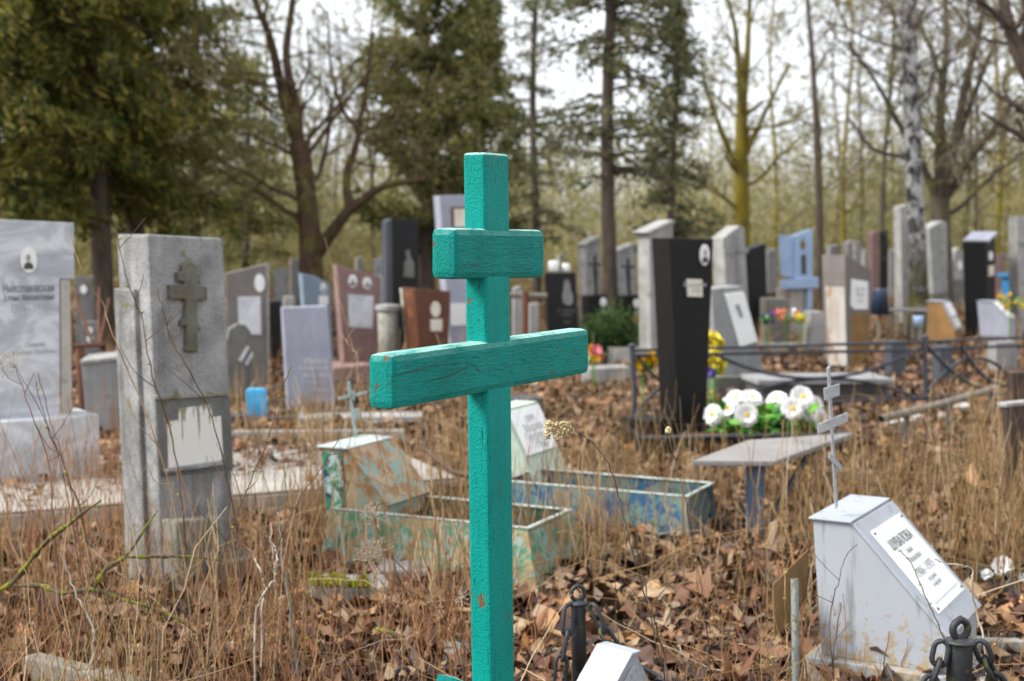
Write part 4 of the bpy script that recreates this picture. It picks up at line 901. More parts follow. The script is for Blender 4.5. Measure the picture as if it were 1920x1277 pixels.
# ================================================================== middle distance, behind and right of the cross
t, fr = stone('engraved_headstone', 'black headstone with oval engraved portrait just right of teal cross', 'headstone', 1036, 14.6, 12, ((1025, 512), (1080, 511), (1088, 'g'), (1034, 'g')), 0.12, M['black_stone'])
front_slab(t, fr, ((1063, 523), (1068, 527), (1071, 545), (1075, 558), (1073, 570), (1065, 573), (1056, 568), (1054, 556), (1057, 543), (1058, 527)), 0.004, M['engraved'], 'engraving', -0.003, 0, 1)
for v, sz, bd in ((582, 0.05, 'Ефимов'), (590, 0.04, 'Павел'), (604, 0.04, '1950')):
    x, z = fr.xz(1062, v); text(bd, sz, x, z, -0.002, t, M['concrete_dark'])
for i, (u, lb) in enumerate(((1038, 'larger white cup lantern on top of the engraved black headstone'), (1061, 'smaller white cup lantern on top of the engraved black headstone'))):
    q = fr.xz(u, 511, 0.06); r = 0.055 if i == 0 else 0.042; h = 0.12 if i == 0 else 0.09
    w_ = fr.E + fr.a * q[0] + fr.b * 0.06 + Vector((0, 0, fr.xz(1050, 511.5)[1] + 0.004))
    o = obj('cup_lantern', lathe([(r * 0.8, 0), (r, h * 0.2), (r, h * 0.9), (r * 0.7, h)], 16), M['white_enamel'], None, True); o.location = w_; tag(o, lb, 'lantern')
e = at_y(985, vz(13.4), 13.4); base = Vector((e.x, e.y, 0))
o = empty('bench_frame', base); tag(o, 'old rust brown bench frame with yellowed plank behind right side of teal cross', 'bench')
for nm, a, c, r, mt in (('post', (985, 548, 13.4), (984, 790, 13.4), 0.035, 'rust_post'), ('post', (950, 548, 13.6), (950, 790, 13.6), 0.03, 'rust_post'), ('plank', (940, 553, 13.5), (1024, 555, 13.7), 0.03, 'timber')):
    pi = Pile(); pi.tube([at_y(*a) - base, at_y(*c) - base], r, 6); pi.build(nm, M[mt], o)
for i, (q, lb) in enumerate(((((963, 540), (975, 536), (982, 548), (984, 800), (963, 800)), 'small whitish grave stone behind the rust brown bench frame'), (((993, 570), (1010, 568), (1012, 790), (994, 790)), 'narrow whitish stake stone right of the rust brown bench frame'))):
    fq = Frame(q[0][0], 15.5 + i, 8); t = thing('whitish_stone', lb, 'headstone', fq); front_slab(t, fq, [(p[0], p[1]) if p[1] < 780 else (p[0], 'g') for p in q], 0.1, M['white_stone'])
def capped(name, label, u, Y, th, pts, cap, depth, side=None, mat='white_stone'):
    t, fr = stone(name, label, 'headstone', u, Y, th, pts, depth, M[mat])
    front_slab(t, fr, cap, depth + 0.05, M['white_stone'], 'cap', -0.02, 0.005)
    return t, fr
t, fr = capped('pale_stele', 'pale stele with slanted cap behind the black crucifix next to black engraved headstone', 1100, 19, 24, ((1097, 458), (1125, 449), (1130, 'g'), (1102, 'g')), ((1094, 459), (1122, 443), (1129, 447), (1099, 463)), 0.2)
t, fr = capped('pale_stele', 'pale stele with slanted cap behind the crucifix right of the spruce trunk', 1160, 20.5, 24, ((1157, 469), (1190, 460), (1196, 'g'), (1162, 'g')), ((1154, 471), (1188, 456), (1194, 460), (1158, 475)), 0.2)
for i, (u, Yd, lb) in enumerate(((1116, 17.6, 'black crucifix on pedestal with white oval left of the spruce trunk'), (1178, 18.2, 'black crucifix on pedestal with white ovals right of the spruce trunk'))):
    f2 = Frame(u, Yd, 18); t = thing('crucifix_grave', lb, 'grave cross', f2, 'black crucifixes among the pale steles')
    v0 = 480 + 4 * i
    front_slab(t, f2, ((u - 13, 555), (u + 22, 552), (u + 22, 'g'), (u - 10, 'g')), 0.25, M['black_metal'], 'pedestal')
    front_slab(t, f2, ((u - 2.5, v0), (u + 2.5, v0), (u + 5, 554), (u + 0, 554)), 0.025, M['iron'], 'cross', 0.1, 0.003)
    front_slab(t, f2, ((u - 12, v0 + 13), (u + 12, v0 + 14), (u + 12, v0 + 19), (u - 12, v0 + 18)), 0.02, M['iron'], 'cross_bar', 0.115 - 0.018, 0.003)
    front_slab(t, f2, ((u - 4, v0 + 20), (u + 4, v0 + 20), (u + 5, v0 + 38), (u + 2, v0 + 55), (u - 1, v0 + 55)), 0.03, M['iron'], 'figure', 0.07, 0.006)
    oval(t, f2, u + 15, 567 + 2 * i, 5.5, 9, pic=False); oval(t, f2, u + 14 + i * 3, 586 + 3 * i, 4 + 2 * i, 5 + i * 2, pic=False)
t, fr = capped('pale_stele', 'tall pale stele with stone cap directly behind left side of the big black stele', 1215, 15.4, 44, ((1217, 432), (1262, 420), (1262, 'g'), (1222, 'g')), ((1212, 436), (1262, 412), (1268, 418), (1219, 440)), 0.17)
obj('plinth', box(-0.1, 0.5, -0.1, 0.5, -0.04, 0.2), M['concrete_dark'], t)
t, fr = stone('black_sheet_stele', 'big black sheet-metal stele widening upwards with oval portrait and cream plaque', 'headstone', 1270, 9.9, 32, ((1255, 446), (1338, 448), (1322, 'g'), (1274, 'g')), 0.20, M['black_metal'], bevel=0.006)
oval(t, fr, 1320, 478, 9, 20); plaque(t, fr, ((1286, 523), (1315, 524), (1316, 557), (1288, 556)), M['plaque_cream'])
x_, z_ = fr.xz(1301, 534); text('Кузьмин', 0.05, x_, z_, -0.0135, t, M['faint_ink']); x_, z_ = fr.xz(1302, 545); text('1938', 0.04, x_, z_, -0.0135, t, M['faint_ink'])
t, fr = stone('ochre_stele', 'narrow ochre brown stele peeking out behind the big black stele', 'headstone', 1338, 17.2, 20, ((1330, 455), (1356, 452), (1356, 'g'), (1332, 'g')), 0.14, M['ochre'])
t, fr = stone('pale_stele', 'pale weathered stele with peaked top and carved bands behind the slanted plaque stone', 'headstone', 1362, 16.2, 26, ((1356, 446), (1386, 423), (1396, 427), (1409, 'g'), (1368, 'g')), 0.24, M['white_stone'])
for q in (((1358, 470), (1402, 467), (1403, 474), (1359, 478)), ((1377, 440), (1383, 438), (1388, 530), (1381, 530))): plaque(t, fr, q, M['grey_stone'], 'carved_band', 0.012)
t, fr = stone('black_headstone', 'small black headstone with slanted top between pale stele and pale blue monument', 'headstone', 1410, 18, 24, ((1404, 468), (1436, 456), (1441, 'g'), (1412, 'g')), 0.2, M['black_stone'])
t, fr = stone('slanted_stone', 'grey stone leaning back with tall white plaque behind the fence', 'headstone', 1345, 12.6, 20, ((1333, 542), (1392, 536), (1432, 690), (1428, 'g'), (1350, 'g')), 0.28, M['grey_stone'], bevel=0.012)
pl_ = plaque(t, fr, ((1358, 551), (1393, 547), (1419, 640), (1386, 650)), M['plaque_white'], 'plaque', 0.02)
front_slab(pl_, fr, ((1378, 572), (1386, 570), (1394, 594), (1388, 598)), 0.004, M['photo_mid'], 'engraving', -0.023, 0, 1)
obj('plinth', box(-0.08, 0.52, -0.12, 0.45, -0.04, 0.2), M['concrete_dark'], t)
# dark kerb around black stele and its planter
f2 = Frame(1335, 9.2, 8)
t = thing('dark_planter', 'long dark grave planter holding white flowers at the foot of the big black stele', 'planter', f2)
xr = f2.xz(1600, 815)[0]; xl = f2.xz(1205, 820)[0]
obj('front_wall', box(xl, xr, 0, 0.05, -0.03, 0.145), M['black_metal'], t)
obj('back_wall', box(xl, xr, 0.6, 0.65, -0.03, 0.145), M['black_metal'], t)
obj('side_wall', box(xl, xl + 0.05, 0.052, 0.598, -0.03, 0.145), M['black_metal'], t)
obj('side_wall', box(xr - 0.05, xr, 0.052, 0.598, -0.03, 0.145), M['black_metal'], t)
obj('rim', box(xl, xr, -0.012, 0.055, 0.147, 0.158, 0.003, 1), M['fence_iron'], t)
obj('soil', box(xl + 0.052, xr - 0.052, 0.052, 0.598, 0.0, 0.09, 0), M['ground'], t)
f2 = Frame(1210, 9.6, 30)
o = obj('kerb_block', box(0, 0.28, 0, 0.3, -0.03, 0.2), M['black_metal']); o.location = f2.E; o.rotation_euler = (0, 0, f2.th); tag(o, 'dark block at the left foot of the big black stele', 'grave kerb')
# grey board table on a blue leg
C4 = [at_z(u, v, 0.40) for u, v in ((1298, 868), (1452, 869), (1604, 815), (1402, 829))]
base = Vector((at_z(1428, 872, 0.40).x, C4[1].y + 0.12, 0)); o = empty('table', base); tag(o, 'low grave table with warped grey board top on a blue post', 'table')
obj('top', prism([(c.x - base.x, c.y - base.y) for c in C4], 0.385, 0.412, 'z', 0.006), M['board'], o)
obj('leg', box(-0.04, 0.04, -0.03, 0.03, -0.04, 0.383), M['blue_leg'], o)
pi = Pile(); pi.tube([Vector((0.02, 0.035, 0.0)), Vector((0.35, 0.4, 0.38))], 0.018, 6); pi.build('brace', M['pipe'], o)

# ------------------------------------------------------------------ fence with arcs
zt = 0.60
pA = at_z(1185, 650, zt); pB = at_z(1733, 634, zt); pC = at_z(1925, 626, zt)
base = Vector((pA.x, pA.y, 0)); fen = empty('iron_fence', base); tag(fen, 'low grey blue iron fence with crossing arcs behind the white flowers', 'fence')
def rel_(p): return p - base
for p in (pA, pB, pC):
    pi = Pile(); pi.tube([rel_(p) + Vector((0, 0, 0.0)), rel_(p) * 1.0 + Vector((0.015, 0, -zt * 0.5)), rel_(p) + Vector((0.03, 0, -zt - 0.05))], 0.022, 8); pi.build('post', M['fence_iron'], fen)
    o = obj('post_cap', lathe([(0.03, 0), (0.033, 0.012), (0.02, 0.022), (0.006, 0.026)], 12), M['fence_iron'], fen, True); o.location = rel_(p)
for a, c in ((pA, pB), (pB, pC)):
    for dz in (-0.03, -0.10):
        if dz == -0.10 and a is pA: d0 = -0.07
        else: d0 = dz
        pi = Pile(); pi.tube([rel_(a) + Vector((0, 0, d0)), rel_(c) + Vector((0, 0, d0 if dz == -0.03 else -0.10))], 0.014, 6); pi.build('rail', M['fence_iron'], fen)
    pi = Pile(); pi.tube([rel_(a) + Vector((0, 0, -0.50)), rel_(c) + Vector((0, 0, -0.50))], 0.014, 6); pi.build('rail', M['fence_iron'], fen)
def arc(t0, t1, z0, zm, a=pA, c=pB):
    pts = []
    for i in range(17):
        k = i / 16; tt = t0 + (t1 - t0) * k; q = a.lerp(c, tt); s = 1 - (2 * k - 1) ** 2
        pts.append(rel_(Vector((q.x, q.y + 0.012 * (1 if zm > z0 else -1), z0 + (zm - z0) * s))))
    pi = Pile(); pi.tube(pts, 0.015, 6); pi.build('arc', M['fence_iron'], fen)
arc(0.27, 0.985, 0.52, 0.30); arc(0.27, 0.985, 0.09, 0.295)
arc(0.02, 0.25, 0.09, 0.295); arc(0.02, 0.25, 0.52, 0.30)
arc(0.04, 1.7, 0.52, 0.08, pB, pC); arc(-0.0, 0.98, 0.09, 0.41, pB, pC); arc(0.35, 1.3, 0.52, 0.16, pB, pC)

# dark double grave kerb behind the fence, wooden rail, broken tiles
f2 = Frame(1425, 11.9, 6)
t = thing('concrete_kerb', 'dark stepped concrete grave kerb with pale top slab behind the fence', 'grave kerb', f2)
obj('lower_step', box(0, 1.15, 0, 0.55, -0.04, 0.10), M['pipe'], t); obj('upper_step', box(0.02, 1.12, 0.03, 0.52, 0.103, 0.19), M['pipe'], t)
obj('top_slab', box(-0.02, 1.16, 0.0, 0.55, 0.193, 0.235), M['grey_stone'], t)
a = at_z(1650, 786, 0.28); c = at_z(1868, 728, 0.28); base = Vector((a.x, a.y, 0))
o = empty('wooden_rail', base); tag(o, 'long grey wooden rail sloping through dry grass right of the silver cross', 'rail')
pi = Pile(); pi.tube([a - base, (a + c) / 2 - base + Vector((0, 0, -0.01)), c - base], 0.028, 6); pi.build('rail', M['timber'], o)
for tt in (0.2, 0.55, 0.95):
    q = a.lerp(c, tt) - base; pi = Pile(); pi.tube([q, Vector((q.x, q.y, -0.04))], 0.022, 6); pi.build('stake', M['pipe'], o)
for i, (u, v, sz) in enumerate(((1652, 800, 0.15), (1688, 798, 0.12), (1708, 795, 0.10), (1752, 783, 0.14), (1790, 772, 0.13), (1665, 806, 0.09))):
    q = at_z(u, v, 0.04); o = obj('broken_tile', prism([(0, 0), (sz, 0.01), (sz * 0.9, sz * 0.6), (0.02, sz * 0.7)], 0, 0.08 + 0.02 * (i % 3), 'z', 0.006), M['tile']); o.location = (q.x, q.y, -0.02); o.rotation_euler = (rad(20), rad(random.uniform(-12, 12)), random.uniform(-0.4, 0.4))
    tag(o, ('leftmost broken white tile under the grey wooden rail', 'third broken white tile from the left under the grey wooden rail', 'fourth broken white tile from the left under the grey wooden rail', 'fifth broken white tile from the left under the grey wooden rail', 'rightmost broken white tile under the grey wooden rail', 'second broken white tile from the left, lowest of the row under the rail')[i], 'tile', 'broken white tiles under the rail')
t, fr = stone('brown_stele', 'dark brown metal stele with pale top cut off by the right edge', 'headstone', 1893, 7.5, 20, ((1888, 762), (1990, 752), (1990, 'g'), (1896, 'g')), 0.05, M['dark_brown_metal'])
front_slab(t, fr, ((1886, 764), (1992, 752), (1992, 746), (1886, 757)), 0.07, M['white_stone'], 'cap', -0.01, 0.003)
t, fr = stone('brown_stele', 'second brown stele behind the dark brown one at the right edge', 'headstone', 1903, 9.6, 16, ((1897, 699), (1990, 690), (1990, 'g'), (1903, 'g')), 0.06, M['dark_brown_metal'])

# ================================================================== far right graves
t, fr = stone('blue_monument', 'pale blue painted monument with dark diamond ornament and small grille', 'headstone', 1490, 19.2, 28, ((1490, 442), (1524, 430), (1524, 532), (1490, 530)), 0.12, M['pale_blue'], body='pillar')
front_slab(t, fr, ((1466, 440), (1489.5, 443), (1489.5, 520), (1470, 518)), 0.08, M['pale_blue'], 'side_panel', 0.03)
front_slab(t, fr, ((1478, 526), (1535, 520), (1535, 540), (1478, 542)), 0.18, M['pale_blue'], 'cross_shelf', -0.04)
front_slab(t, fr, ((1514, 541), (1524, 541), (1524, 'g'), (1514, 'g')), 0.2, M['pale_blue'], 'leg', 0.0); front_slab(t, fr, ((1480, 542), (1513, 542), (1513, 'g'), (1490, 'g')), 0.3, M['rust_white'], 'pedestal', 0.05)
plaque(t, fr, ((1505, 446), (1510, 459), (1505, 470), (1500, 459)), M['rust'], 'ornament'); plaque(t, fr, ((1502, 478), (1510, 477), (1511, 514), (1503, 514)), M['pipe'], 'grille')
t, fr = stone('rust_streaked_stele', 'rust streaked whitewashed stele with brown face and white plaque', 'headstone', 1584, 15, 40, ((1584, 478), (1600, 485), (1634, 508), (1630, 'g'), (1590, 'g')), 0.30, M['brown_grey'])
P = [fr.yz(u, v, -0.004) for u, v in ((1546, 478), (1582, 476), (1590, 660), (1556, 660))]
zt_ = fr.xz(1584, 479)[1]
obj('side_sheet', prism([(P[0][0], zt_), (P[1][0], zt_), (P[2][0], -0.03), (P[3][0], -0.03)], -0.012, -0.001, 'x', 0.002, 1), M['rust_white'], t)
plaque(t, fr, ((1595, 523), (1626, 528), (1626, 580), (1599, 580), (1594, 572)), M['plaque_white'])
for v, bd in ((542, 'Орлов'), (552, 'Иван'), (565, '1957')):
    x, z = fr.xz(1611, v); text(bd, 0.06, x, z, -0.014, t, M['faint_ink'])
front_slab(t, fr, ((1596, 588), (1628, 588), (1630, 'g'), (1596, 'g')), 0.004, M['rust'], 'rust_stain', -0.003, 0, 1)
for i, (q, Yd, m, lb) in enumerate((
    (((1589, 456), (1599, 451), (1600, 'g'), (1590, 'g')), 27, 'white_stone', 'white headstone far off above the rust streaked stele, left of its twin'),
    (((1604, 452), (1616, 452), (1617, 'g'), (1604, 'g')), 28, 'white_stone', 'white headstone far off with green cloth beside its twin'),
    (((1636, 436), (1650, 433), (1650, 'g'), (1637, 'g')), 26, 'pink_stone', 'pale pink headstone far off beside a black one'),
    (((1651, 432), (1666, 432), (1665, 'g'), (1651, 'g')), 26.6, 'black_stone', 'black headstone far off beside the pale pink one'),
    (((1688, 388), (1706, 383), (1712, 'g'), (1692, 'g')), 21.5, 'white_stone', 'tall narrow pale stele touching the left side of the birch'),
    (((1743, 428), (1768, 414), (1776, 417), (1777, 546), (1750, 550)), 21, 'white_stone', 'tall pale stele with slanted top right of the birch'),
    (((1787, 490), (1792, 470), (1799, 464), (1806, 470), (1811, 490), (1812, 522), (1787, 524)), 26, 'white_stone', 'small white arched headstone between pale stele and black slanted stele'),
    (((1908, 406), (1975, 404), (1975, 'g'), (1912, 'g')), 19, 'white_stone', 'pale stele cut off by the right edge beside blue crucifix'))):
    fq = Frame(q[-1][0], Yd, 10 if i != 5 else 24); t = thing('pale_stele' if i > 3 else 'far_headstone', lb, 'headstone', fq)
    front_slab(t, fq, q, 0.25, M[m])
    if i == 5: front_slab(t, fq, ((1749, 550), (1778, 546), (1778, 'g'), (1750, 'g')), 0.35, M['concrete_dark'], 'plinth', -0.05)
    if i == 6: front_slab(t, fq, ((1783, 525), (1816, 523), (1816, 'g'), (1783, 'g')), 0.4, M['concrete_dark'], 'plinth', -0.1); oval(t, fq, 1800, 498, 4, 9, pic=False)
    if i == 7: plaque(t, fq, ((1908, 452), (1975, 452), (1975, 458), (1908, 458)), M['grey_stone'], 'band')
t, fr = stone('black_slanted_stele', 'black stele with broad slanted grey top, white oval and plaque', 'headstone', 1848, 18.8, 40, ((1848, 454), (1867, 441), (1866, 'g'), (1852, 'g')), 0.34, M['black_stone'])
P = [fr.yz(u, v, 0) for u, v in ((1815, 454), (1848, 454))]; W_ = fr.xz(1867, 441)[0]
bm = bmesh.new(); zA = P[0][1] + 0.012; zB = fr.xz(1867, 440)[1] + 0.012
vs = [bm.verts.new(p) for p in ((-0.02, -0.02, zA - 0.01), (W_ + 0.02, -0.02, zB), (W_ + 0.02, 0.36, zB), (-0.02, 0.36, zA - 0.01))]; vt = [bm.verts.new(v.co + Vector((0, 0, 0.03))) for v in vs]
bm.faces.new(vs); bm.faces.new(vt[::-1])
for i in range(4): bm.faces.new((vs[i], vs[(i + 1) % 4], vt[(i + 1) % 4], vt[i]))
obj('top_slab', bm, M['slate'], t)
oval(t, fr, 1857, 480, 3.6, 9, pic=False); plaque(t, fr, ((1853, 499), (1863, 497), (1863, 516), (1853, 518)), M['plaque_cream'])
f2 = Frame(1895, 23, 10); t = thing('blue_crucifix', 'bright blue painted crucifix on a blue pedestal at the right edge', 'grave cross', f2)
front_slab(t, f2, ((1894, 462), (1899, 462), (1901, 512), (1896, 512)), 0.05, M['bright_blue'], 'cross'); front_slab(t, f2, ((1889, 478), (1905, 478), (1905, 482), (1889, 482)), 0.04, M['bright_blue'], 'cross_bar', -0.045)
front_slab(t, f2, ((1887, 513), (1910, 513), (1910, 520), (1887, 520)), 0.3, M['bright_blue'], 'shelf', -0.1); front_slab(t, f2, ((1890, 521), (1907, 521), (1907, 'g'), (1890, 'g')), 0.2, M['bright_blue'], 'pedestal', -0.05)
# little tilted metal monuments near the birch
for i, (u0, Yd, side, mb, lb) in enumerate(((1768, 16.6, ((1737, 566), (1766, 566), (1790, 618), (1792, 640), (1742, 640)), 'rust', 'small rusty metal monument with two white plates below the birch'),
                                           (1872, 17.2, ((1832, 566), (1858, 566), (1892, 600), (1893, 630), (1838, 630)), 'slate', 'small blue grey metal monument with white plate below black slanted stele'))):
    tm_, tf_, ton, trot, tw, tl = tumba('small_metal_monument', lb, u0, Yd, 58, 0.1, side, 0.3, M[mb], M['slate'], M['slate'], group='small tilted metal monuments by the birch')
    plate_on(tm_, ton, M['plaque_white'], 0.08, 0.55, 0.05, 0.25, 0.0125, 0.03); plate_on(tm_, ton, M['plaque_cream'], 0.62, 0.95, 0.05, 0.25, 0.0125, 0.03)
f2 = Frame(1648, 17.5, 0); t = thing('bucket_stake', 'dark blue plastic bucket hung upside down on a stake beside rust streaked stele', 'bucket', f2)
zq = at_y(1648, 541, 17.5).z
obj('bucket', lathe([(0.12, zq - 0.32), (0.09, zq - 0.02), (0.085, zq)], 16), M['navy'], t, True); obj('stake', lathe([(0.02, -0.04), (0.02, zq - 0.33)], 8), M['timber'], t)
f2 = Frame(1664, 19, -12); t = thing('slatted_bench', 'weathered grey slatted bench left of the birch foot', 'bench', f2)
obj('seat', box(0, 0.7, 0, 0.3, 0.40, 0.44), M['board'], t)
for x in (0.02, 0.62): obj('leg', box(x, x + 0.06, 0.05, 0.25, -0.04, 0.398), M['timber'], t)
for k in range(5): obj('slat', box(0.1 + 0.1 * k, 0.15 + 0.1 * k, 0.0, 0.02, 0.02, 0.36, 0.002, 1), M['timber'], t)
f2 = Frame(1722, 15.5, 0); o = obj('blue_cup', lathe([(0.04, 0), (0.06, 0.12), (0.055, 0.125)], 14), M['pale_blue'], None, True); o.location = (f2.E.x, f2.E.y, 0.2); tag(o, 'small pale blue cup on a peg below the birch', 'cup')
q = at_y(1722, 604, 15.5); o.location = (q.x, q.y, q.z - 0.06); o2 = obj('peg', lathe([(0.01, -q.z + 0.02), (0.01, 0.0)], 6), M['timber'], o)
for i, (u, v, Yd, m, lb) in enumerate(((1458, 560, 17.5, 'brown_grey', 'low brown box stone left of the pale blue monument'), (1532, 585, 17.0, 'white_stone', 'little white stone between pale blue monument and rust streaked stele'), (1492, 645, 17.2, 'white_stone', 'long pale kerb in front of the pale blue monument'))):
    wq = (44, 26, 170)[i]; t, fr = stone('low_stone' if i < 2 else 'kerb_stone', lb, 'headstone' if i < 2 else 'kerb', u - wq / 2, Yd, 4, ((u - wq / 2, v), (u + wq / 2, v), (u + wq / 2, 'g'), (u - wq / 2, 'g')), 0.3, M[m])

# ================================================================== artificial flowers
def blossom_mesh(r, n, layers, mat_p, cup=0.25, width=0.5):
    V = []; Q = []; k = 0
    for l in range(layers):
        rl = r * (1 - 0.16 * l); m = n - 3 * l
        for i in range(m):
            a = 2 * math.pi * (i + 0.5 * l) / m + random.uniform(-0.08, 0.08); w_ = rl * width * 2 * math.pi / m
            ca, sa = math.cos(a), math.sin(a); up = cup * (0.6 + 0.5 * l) + random.uniform(-0.12, 0.12)
            for s, ww, hh in ((0.12, 0.45, 0.0), (0.62, 1.0, 0.5), (0.92, 0.8, 0.75), (1.0, 0.25, 0.7)):
                for sgn in (-1, 1):
                    V.append((ca * rl * s - sa * ww * w_ * sgn, sa * rl * s + ca * ww * w_ * sgn, up * rl * hh * s + 0.012 * l))
            for j in range(3): Q.append((k + 2 * j, k + 2 * j + 1, k + 2 * j + 3, k + 2 * j + 2))
            k += 8
    return mesh_np('blossom', np.array(V), np.array(Q))
def leaf_pile(n, r, h, L, W, rng):
    tmpl = np.array([[0, 0, 0], [-W, L * 0.45, 0.12 * L], [0, L * 0.5, 0.05 * L], [W, L * 0.45, 0.12 * L], [0, L, -0.05 * L]])
    Rm = rot_mats(n, rng, 1.5); a = rng.uniform(0, 2 * np.pi, n); rr = r * np.sqrt(rng.uniform(0, 1, n))
    c = np.stack([rr * np.cos(a), rr * np.sin(a), rng.uniform(0.0, h, n)], -1)
    V = np.einsum('nij,mj->nmi', Rm, tmpl) * rng.uniform(0.6, 1.2, (n, 1, 1)) + c[:, None]
    q = np.array([[0, 1, 2, 0], [0, 2, 3, 3]]); T = np.array([[0, 2, 1], [0, 3, 2], [1, 2, 4], [2, 3, 4]])
    return V.reshape(-1, 3), (np.arange(n)[:, None, None] * 5 + T[None]).reshape(-1, 3)
wb = blossom_mesh(0.078, 26, 3, None, 0.22, 0.62); wb.materials.append(M['white_petal'])
eye_bm = lathe([(0.026, -0.004), (0.026, 0.008), (0.016, 0.018), (0.004, 0.021)], 12); eye = bpy.data.meshes.new('eye'); eye_bm.to_mesh(eye); eye_bm.free(); eye.materials.append(M['flower_eye'])
def bouquet(label, root_uvY, heads, group, leafn=90):
    e = at_y(*root_uvY); base = Vector((e.x, e.y, max(0.07, e.z)))
    o = empty('flower_bouquet', base); tag(o, label, 'artificial flowers', group)
    sp = Pile()
    for (u, v, Yh, tu, tv, sc) in heads:
        c = at_y(u, v, Yh) - base; nrm = Vector((tu, -1.0, tv)).normalized()
        bo = bpy.data.objects.new('blossom', wb); COL.objects.link(bo); bo.parent = o; bo.location = c; bo.scale = (sc, sc, sc)
        bo.rotation_euler = nrm.to_track_quat('Z', 'Y').to_euler()
        ey = bpy.data.objects.new('eye', eye); COL.objects.link(ey); ey.parent = bo; ey.location = (0, 0, 0.012)
        sp.tube(smooth_path([Vector((c.x * 0.25, c.y * 0.2, -0.02)), c * 0.6 + Vector((0, 0, -0.03)), c - nrm * 0.02], 6), 0.006, 5)
    sp.build('stems', M['plastic_leaf'], o)
    V, T = leaf_pile(leafn, 0.2, 0.16, 0.12, 0.028, RNG); p = Pile(); p.add(V, None, T); p.build('leaves', M['plastic_leaf'], o, False)
    return o
bouquet('bunch of white artificial asters beside the big black stele', (1390, 815, 9.45), ((1338, 778, 9.4, -0.9, 0.2, 0.95), (1366, 766, 9.4, -0.55, 0.3, 1.0), (1399, 778, 9.3, 0.05, 0.15, 1.05), (1409, 749, 9.6, 0.5, 1.4, 1.05), (1380, 748, 9.7, -0.2, 0.9, 0.9)), 'bunches of white artificial asters', 120)
bouquet('bunch of white artificial asters left of the small silver cross', (1480, 812, 9.5), ((1457, 752, 9.6, -0.6, 1.3, 1.0), (1486, 767, 9.35, -0.1, 0.25, 1.02), (1503, 746, 9.5, 0.25, 0.5, 1.1), (1520, 772, 9.4, 0.7, 0.2, 0.95), (1536, 786, 9.35, 1.3, 0.05, 1.0), (1528, 760, 9.6, 0.9, 0.5, 0.9)), 'bunches of white artificial asters', 150)
rose = blossom_mesh(0.046, 9, 3, None, 0.9, 0.75)
def small_bunch(label, u, v, Yd, n, spread, mats, hang=None, group=None, sc=1.0, leafn=24):
    e = at_y(u, v, Yd); o = empty('flower_bunch', e); tag(o, label, 'artificial flowers', group)
    cache = {}
    for i in range(n):
        m = mats[i % len(mats)]
        if m not in cache:
            me = rose.copy(); me.materials.clear(); me.materials.append(M[m]); cache[m] = me
        bo = bpy.data.objects.new('blossom', cache[m]); COL.objects.link(bo); bo.parent = o
        sx, sz = spread; bo.location = (random.uniform(-sx, sx), random.uniform(-0.05, 0.08), random.uniform(-sz, sz)); k = sc * random.uniform(0.8, 1.15); bo.scale = (k, k, k)
        bo.rotation_euler = (rad(random.uniform(30, 90)), rad(random.uniform(-40, 40)), rad(random.uniform(-40, 40)))
    if leafn:
        V, T = leaf_pile(leafn, max(spread[0], 0.05) * 1.3, spread[1], 0.09, 0.02, RNG); V = V - np.array([0, -0.05, spread[1] * 0.9]); p = Pile(); p.add(V, None, T); p.build('leaves', M['plastic_leaf'], o, False)
    pi = Pile(); pi.tube([Vector((0, 0.05, -spread[1] * 0.5)), Vector((0.0, 0.06, -e.z - 0.03))], 0.008, 5); pi.build('stem', M['plastic_leaf'], o)
    return o
small_bunch('bunch of golden yellow artificial flowers at the left fence post', 1207, 681, 11.0, 10, (0.07, 0.045), ('yellow_petal',))
small_bunch('tall stack of lemon yellow artificial flowers right of the big black stele', 1343, 643, 11.6, 9, (0.06, 0.06), ('lemon_petal',), leafn=0)
small_bunch('lower cluster of lemon yellow flowers under the tall lemon stack', 1340, 680, 11.4, 9, (0.06, 0.06), ('lemon_petal',), leafn=10)
small_bunch('pink and yellow artificial flowers beyond right end of the long teal beam', 1114, 663, 13, 8, (0.055, 0.04), ('pink_petal', 'yellow_petal', 'pink_petal'))
small_bunch('peach and white artificial flowers below the pale blue monument', 1475, 592, 17, 14, (0.13, 0.06), ('peach_petal', 'white_petal', 'peach_petal', 'pink_petal'), sc=0.75)
small_bunch('single pale yellow flower ball right of the peach flowers', 1502, 600, 16.8, 5, (0.02, 0.02), ('lemon_petal',), sc=0.9)
small_bunch('violet artificial flowers left of the peach flowers', 1440, 598, 17, 5, (0.07, 0.05), ('violet_petal',), sc=0.7)
small_bunch('orange artificial flower beside the crucifix right of the spruce trunk', 1200, 598, 17, 4, (0.05, 0.04), ('peach_petal', 'yellow_petal'), sc=0.9)
small_bunch('long yellow flower garland under the blue crucifix', 1898, 565, 16.5, 20, (0.14, 0.08), ('yellow_petal', 'lemon_petal'), sc=0.5)
small_bunch('violet artificial flowers under the lower lemon cluster', 1332, 697, 11.3, 4, (0.06, 0.02), ('violet_petal',))
e = at_z(1875, 1092, 0.08); o = empty('flower_bunch', e); tag(o, 'cream artificial lily with dark pine sprigs in the litter by the right edge', 'artificial flowers')
lily = blossom_mesh(0.062, 6, 2, None, 1.1, 0.36); lily.materials.append(M['white_petal'])
for dx, dz, k in ((0, 0.06, 0.72), (-0.06, 0.03, 0.4), (0.08, 0.02, 0.35)):
    bo = bpy.data.objects.new('blossom', lily); COL.objects.link(bo); bo.parent = o; bo.location = (dx, -0.02, dz); bo.scale = (k, k, k); bo.rotation_euler = (rad(48 + 90 * dx), rad(200 * dx), rad(-12))
